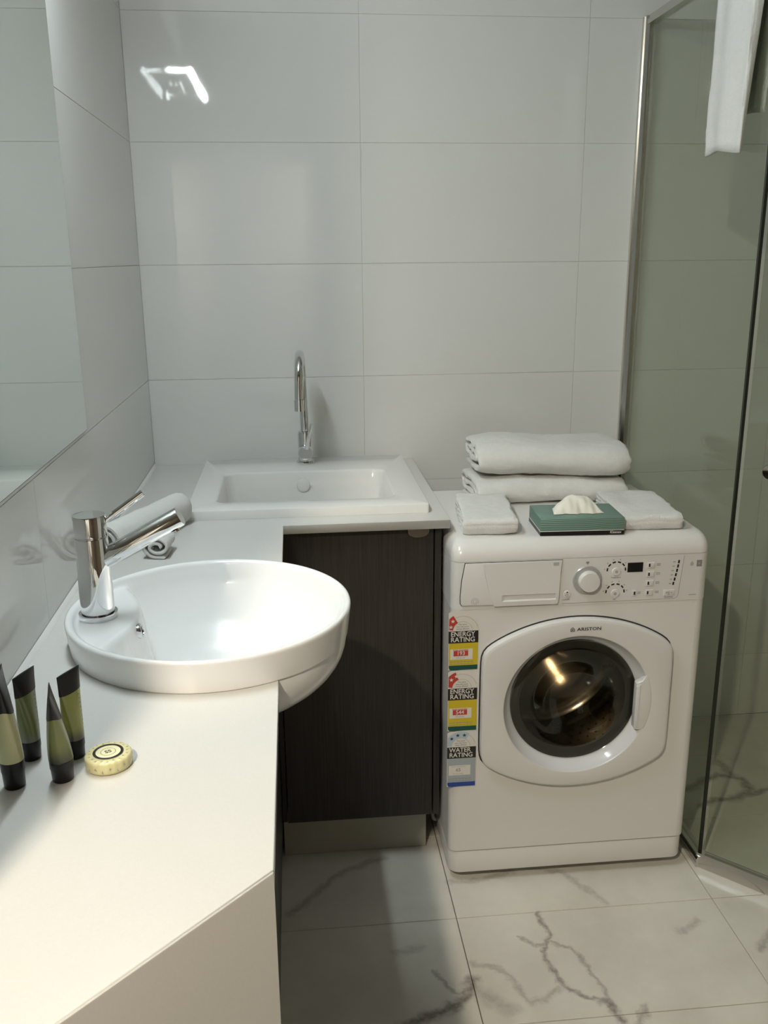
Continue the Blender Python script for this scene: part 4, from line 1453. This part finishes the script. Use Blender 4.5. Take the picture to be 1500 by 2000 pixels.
# the pulled tissue: a crumpled fan
bm = bmesh.new()
NX, NY = 60, 20
grid = []
for i in range(NX + 1):
    u = -1 + 2 * i / NX
    row = []
    for j in range(NY + 1):
        v = j / NY
        w_ = 0.057 * (1 - 0.10 * v)
        hgt = 0.034 * (1 - abs(u) ** 2.6 * 0.97) * math.sin(v * PI * 0.5 + 0.0) ** 0.8 if v <= 1 else 0
        x = u * w_ * (1 - 0.22 * (1 - v) * 0)
        y = 0.052 - 0.020 + 0.034 * v + 0.0022 * math.sin(u * 9 + v * 5) + 0.0008 * math.sin(u * 21)
        z = BXH + 0.0012 + hgt + 0.0012 * math.sin(u * 8 + 3 * v) * v
        row.append(bm.verts.new((x, y, z)))
    grid.append(row)
for i in range(NX):
    for j in range(NY):
        bm.faces.new((grid[i][j], grid[i + 1][j], grid[i + 1][j + 1], grid[i][j + 1]))
back = []
for i in range(NX + 1):
    u = -1 + 2 * i / NX
    row = [grid[i][NY]]
    for j in range(1, 7):
        v = j / 6
        p = grid[i][NY].co
        row.append(bm.verts.new((p.x, p.y + 0.012 * v, BXH + 0.0012 + (p.z - BXH - 0.0012) * (1 - v))))
    back.append(row)
for i in range(NX):
    for j in range(6):
        bm.faces.new((back[i][j], back[i + 1][j], back[i + 1][j + 1], back[i][j + 1]))
obj('tissue', bm, 'tissue', tb, smooth=60)

# ------------------------------------------------------------------ toiletry tubes
def tube_mat(name, c_top, c_bot, zb, zt_):
    m = mat(name, c_top, 0.28, coat=0.3)
    nt = m.node_tree
    b = nt.nodes['Principled BSDF']
    tc = nt.nodes.new('ShaderNodeTexCoord')
    sep = nt.nodes.new('ShaderNodeSeparateXYZ')
    mr = nt.nodes.new('ShaderNodeMapRange')
    mr.interpolation_type = 'SMOOTHSTEP'
    mr.inputs['From Min'].default_value = zb
    mr.inputs['From Max'].default_value = zt_
    mx = nt.nodes.new('ShaderNodeMixRGB')
    mx.inputs[1].default_value = (*c_bot, 1)
    mx.inputs[2].default_value = (*c_top, 1)
    nt.links.new(tc.outputs['Object'], sep.inputs[0])
    nt.links.new(sep.outputs['Z'], mr.inputs['Value'])
    nt.links.new(mr.outputs[0], mx.inputs[0])
    nt.links.new(mx.outputs[0], b.inputs['Base Color'])
    return m
MT['gel_dark'] = tube_mat('dark_green_gel_tube', (0.165, 0.185, 0.040), (0.012, 0.012, 0.010), 0.020, 0.050)
MT['gel_bright'] = tube_mat('bright_green_gel_tube', (0.27, 0.29, 0.065), (0.10, 0.10, 0.085), 0.026, 0.042)
MT['gel_sage'] = tube_mat('sage_green_tube', (0.165, 0.195, 0.075), (0.19, 0.20, 0.15), 0.026, 0.040)
MT['cream_green'] = tube_mat('cream_green_tube', (0.50, 0.50, 0.27), (0.50, 0.50, 0.29), 0.02, 0.04)

def toiletry(label, x, y, rotz, h, r, m, lean=(0, 0), crimp=0.83, flat_w=1.22, letters=True, scoop=0.0):
    t = thing('toiletry_tube', label, 'tube', (x, y, ZC), rotz, None)
    hc = h * 0.235
    # cap
    obj('cap', lathe(bmesh.new(), [(r * 0.86, 0.0002), (r * 0.90, 0.0012), (r * 0.96, hc * 0.55), (r * 1.01, hc * 0.62), (r * 1.015, hc - 0.001), (r * 0.95, hc)], 32), 'black', t)
    def section(f):
        # f from 0 (shoulder) to 1 (crimp end)
        a = r * (0.98 + (flat_w - 0.98) * f ** 1.1)
        b = r * 0.98 * (1 - f ** 1.5) + 0.0007
        return a, b
    def shell(f0, f1, n, off, scoopf=0.0):
        bm = bmesh.new()
        rings = []
        for k in range(n + 1):
            ring = []
            for i in range(36):
                t_ = 2 * PI * i / 36
                lo_ = f0 + scoopf * (math.sin(t_) ** 2) * (-1)
                f = lo_ + (f1 - lo_) * k / n if scoopf else f0 + (f1 - f0) * k / n
                f = max(0, min(1, f))
                a, b = section(f)
                z = hc - 0.0005 + (h - hc) * f
                ring.append(bm.verts.new(((a + off) * math.cos(t_) + lean[0] * f, (b + off) * math.sin(t_) + lean[1] * f, z)))
            rings.append(ring)
        for a_, b_ in zip(rings[:-1], rings[1:]):
            for i in range(36):
                j = (i + 1) % 36
                bm.faces.new((a_[i], a_[j], b_[j], b_[i]))
        bm.faces.new(rings[0][::-1])
        bm.faces.new(rings[-1])
        return bm
    obj('tube_body', shell(0.0, 0.97, 18, 0.0), m, t)
    obj('crimped_end', shell(crimp, 1.0, 12, 0.0004, scoop), 'black', t)
    if letters:
        # a printed column of small letters, laid on the front face
        for k, ch in enumerate('APPELLES'):
            f = 0.63 - 0.062 * k
            a, b = section(f)
            u = a * 0.42
            v = -b * math.sqrt(max(0, 1 - 0.42 ** 2)) - 0.0005
            na = math.atan2(0.42 / a, math.sqrt(1 - 0.42 ** 2) / b)
            z = hc + (h - hc) * f
            text('lettering', ch, 0.0036, 'inkblack', t, (u + lean[0] * f, v + lean[1] * f, z), rot=(PI / 2, PI / 2, na), align='CENTER')
    return t
toiletry('pale cream-green tube on a black cap, nearest the left picture edge', 0.0765, -1.618, math.radians(100), 0.140, 0.0124, 'cream_green', (-0.004, 0.0), 0.60, 1.48, True, 0.07)
toiletry('sage green tube with flat black crimp standing behind the cream tube', 0.0790, -1.560, math.radians(68), 0.107, 0.0117, 'gel_sage', (0.003, 0.0), 0.70, 1.60)
toiletry('dark olive tube seen edge on, fading to a black cap', 0.1260, -1.610, math.radians(104), 0.110, 0.0127, 'gel_dark', (0.0, 0.004), 0.66, 1.46, False, 0.07)
toiletry('bright lime green tube behind the dark olive one near the soap', 0.1290, -1.562, math.radians(62), 0.107, 0.0117, 'gel_bright', (0.002, 0.0), 0.70, 1.55)

# ------------------------------------------------------------------ wrapped soap
sp_ = thing('wrapped_soap', 'round soap in pleated pale yellow wrapper on the vanity top', 'soap', (0.1715, -1.586, ZC), 0.15)
bm = bmesh.new()
NSO = 120
prof = [(0.023, 0.0003), (0.0252, 0.0012), (0.0259, 0.0040), (0.0262, 0.0120), (0.0256, 0.0145), (0.0240, 0.0157), (0.0190, 0.0160), (0.0150, 0.0160), (0.004, 0.0160)]
rings = []
for k, (r_, z_) in enumerate(prof):
    amp = (0, 0.0001, 0.00016, 0.00018, 0.0003, 0.0002, 0.0001, 0, 0)[k]
    zamp = (0, 0, 0, 0, 0.0002, 0.0002, 0.0001, 0.0, 0)[k]
    rings.append([bm.verts.new(((r_ + amp * math.cos(20 * 2 * PI * i / NSO)) * math.cos(2 * PI * i / NSO), (r_ + amp * math.cos(20 * 2 * PI * i / NSO)) * math.sin(2 * PI * i / NSO), z_ + zamp * math.cos(20 * 2 * PI * i / NSO))) for i in range(NSO)])
for a, b in zip(rings[:-1], rings[1:]):
    for i in range(NSO):
        j = (i + 1) % NSO
        bm.faces.new((a[i], a[j], b[j], b[i]))
bm.faces.new(rings[0][::-1])
bm.faces.new(rings[-1])
obj('pleated_wrapper', bm, 'soap', sp_, smooth=60)
lb = obj('round_label', lathe(bmesh.new(), [(0.0165, 0.0158), (0.0165, 0.0164), (0.0158, 0.0166), (0.002, 0.0166)], 48), 'soaplabel', sp_)
def ring_flat(r0, r1, z):
    bm = bmesh.new()
    a = [bm.verts.new((r0 * math.cos(2 * PI * i / 48), r0 * math.sin(2 * PI * i / 48), z)) for i in range(48)]
    b = [bm.verts.new((r1 * math.cos(2 * PI * i / 48), r1 * math.sin(2 * PI * i / 48), z)) for i in range(48)]
    for i in range(48):
        j = (i + 1) % 48
        bm.faces.new((a[i], a[j], b[j], b[i]))
    return bm
obj('black_ring', ring_flat(0.0138, 0.0170, 0.0169), 'inkblack', lb)
obj('thin_ring', ring_flat(0.0080, 0.0084, 0.0168), 'inkblack', lb)
text('lettering', 'SS', 0.0084, 'inkblack', lb, (0, 0, 0.0168), rot=(0, 0, 0.3), align='CENTER')
letters = 'APPELLESAPOTHECARYBELCITAPLMD'
for k, ch in enumerate(letters[:20]):
    t = 2 * PI * k / 20
    rr_ = 0.0222 if k % 2 else 0.0206
    text('lettering', ch, 0.0036, 'greyprint', sp_, (rr_ * math.cos(t), rr_ * math.sin(t), 0.0163), rot=(0, 0, t + PI / 2), align='CENTER')
for k in range(14):
    t = PI + 2 * PI * k / 20 + 0.1
    text('lettering', letters[(k * 5) % 26], 0.0040, 'greyprint', sp_, (0.0271 * math.cos(t), 0.0271 * math.sin(t), 0.006 + 0.0028 * (k % 2)), rot=(PI / 2, 0, t + PI / 2), align='CENTER')

# ------------------------------------------------------------------ shower screen (neo-angle)
ss = thing('shower_screen', 'frameless green-tinted glass shower screen with polished metal rails', 'shower screen', (SXP, -0.35, 0))
def sb(name, a, b, m, bev=0.0008, parent=None):
    return obj(name, nbox((a[0] - SXP, a[1] + 0.35, a[2]), (b[0] - SXP, b[1] + 0.35, b[2]), bev, 1), m, parent or ss)
TOPZ = 2.02
sb('fixed_panel', (SXP - 0.003, -0.700, 0.030), (SXP + 0.003, -0.020, TOPZ - 0.004), 'glass', 0)
wc = bmesh.new()
prof = [(-0.015, 0.0), (-0.015, -0.012), (-0.011, -0.014), (-0.011, -0.018), (-0.013, -0.021), (-0.008, -0.027), (-0.006, -0.030), (0.006, -0.030), (0.008, -0.027), (0.013, -0.021), (0.011, -0.018), (0.011, -0.014), (0.015, -0.012), (0.015, 0.0)]
prism(wc, [(u, v + 0.35 - 0.0005) for u, v in prof], 0.0305, TOPZ + 0.012, 'XY')
obj('wall_channel', wc, 'alu', ss, smooth=20)
tr = bmesh.new()
prof = [(-0.013, TOPZ - 0.010), (-0.013, TOPZ + 0.002), (-0.009, TOPZ + 0.004), (-0.009, TOPZ + 0.012), (0.009, TOPZ + 0.012), (0.009, TOPZ + 0.004), (0.013, TOPZ + 0.002), (0.013, TOPZ - 0.010)]
prism(tr, prof, -0.350, 0.318, 'XZ')
obj('top_rail', tr, 'alu', ss, smooth=20)
br = bmesh.new()
prof = [(-0.016, 0.0005), (-0.016, 0.022), (-0.012, 0.030), (0.012, 0.030), (0.016, 0.022), (0.016, 0.0005)]
prism(br, prof, -0.372, 0.345, 'XZ')
obj('bottom_rail', br, 'alu', ss, smooth=20)
sb('corner_seal', (SXP - 0.003, -0.7075, 0.031), (SXP + 0.0035, -0.7005, TOPZ - 0.005), 'seal', 0)
# angled door
ang = math.radians(-45)
DL = 0.62
dx0, dy0 = SXP + 0.003, -0.712
def angled(bm):
    bmesh.ops.rotate(bm, verts=bm.verts[:], cent=(0, 0, 0), matrix=Matrix.Rotation(ang, 3, 'Z'))
    bmesh.ops.translate(bm, verts=bm.verts[:], vec=(dx0 - SXP, dy0 + 0.35, 0))
    return bm
gd = obj('door_panel', angled(nbox((0.006, -0.003, 0.040), (DL, 0.003, TOPZ - 0.004))), 'glass', ss)
bm = bmesh.new()
prof = [(-0.016, 0.0005), (-0.016, 0.018), (-0.012, 0.036), (0.006, 0.036), (0.014, 0.022), (0.014, 0.0005)]
prism(bm, prof, -0.010, DL + 0.01, 'YZ')
obj('door_sill', angled(bm), 'alu', ss, smooth=20)
bm = bmesh.new()
prism(bm, [(-0.010, TOPZ - 0.010), (-0.010, TOPZ + 0.012), (0.010, TOPZ + 0.012), (0.010, TOPZ - 0.010)], -0.004, DL + 0.01, 'YZ')
obj('door_rail', angled(bm), 'alu', ss)
bm = lathe(bmesh.new(), [(0.008, -0.003), (0.008, -0.020), (0.0155, -0.023), (0.0165, -0.027), (0.0165, -0.040), (0.0150, -0.043), (0.004, -0.0435)], 32, 'Y', (0.072, 0, 1.003))
obj('door_knob', angled(bm), 'chrome', gd)
bm = lathe(bmesh.new(), [(0.008, 0.003), (0.008, 0.020), (0.0155, 0.023), (0.0165, 0.027), (0.0165, 0.040), (0.0150, 0.043), (0.004, 0.0435)], 32, 'Y', (0.072, 0, 1.003))
obj('door_knob', angled(bm), 'chrome', gd)
# second fixed panel to the right wall
ex, ey = dx0 + DL * math.cos(ang), dy0 + DL * math.sin(ang)
sb('fixed_panel', (ex + 0.004, ey - 0.003, 0.030), (RX - 0.012, ey + 0.003, TOPZ - 0.004), 'glass', 0)
sb('bottom_rail', (ex, ey - 0.014, 0.0005), (RX - 0.001, ey + 0.014, 0.030), 'alu')
sb('top_rail', (ex, ey - 0.010, TOPZ - 0.010), (RX - 0.001, ey + 0.010, TOPZ + 0.012), 'alu')
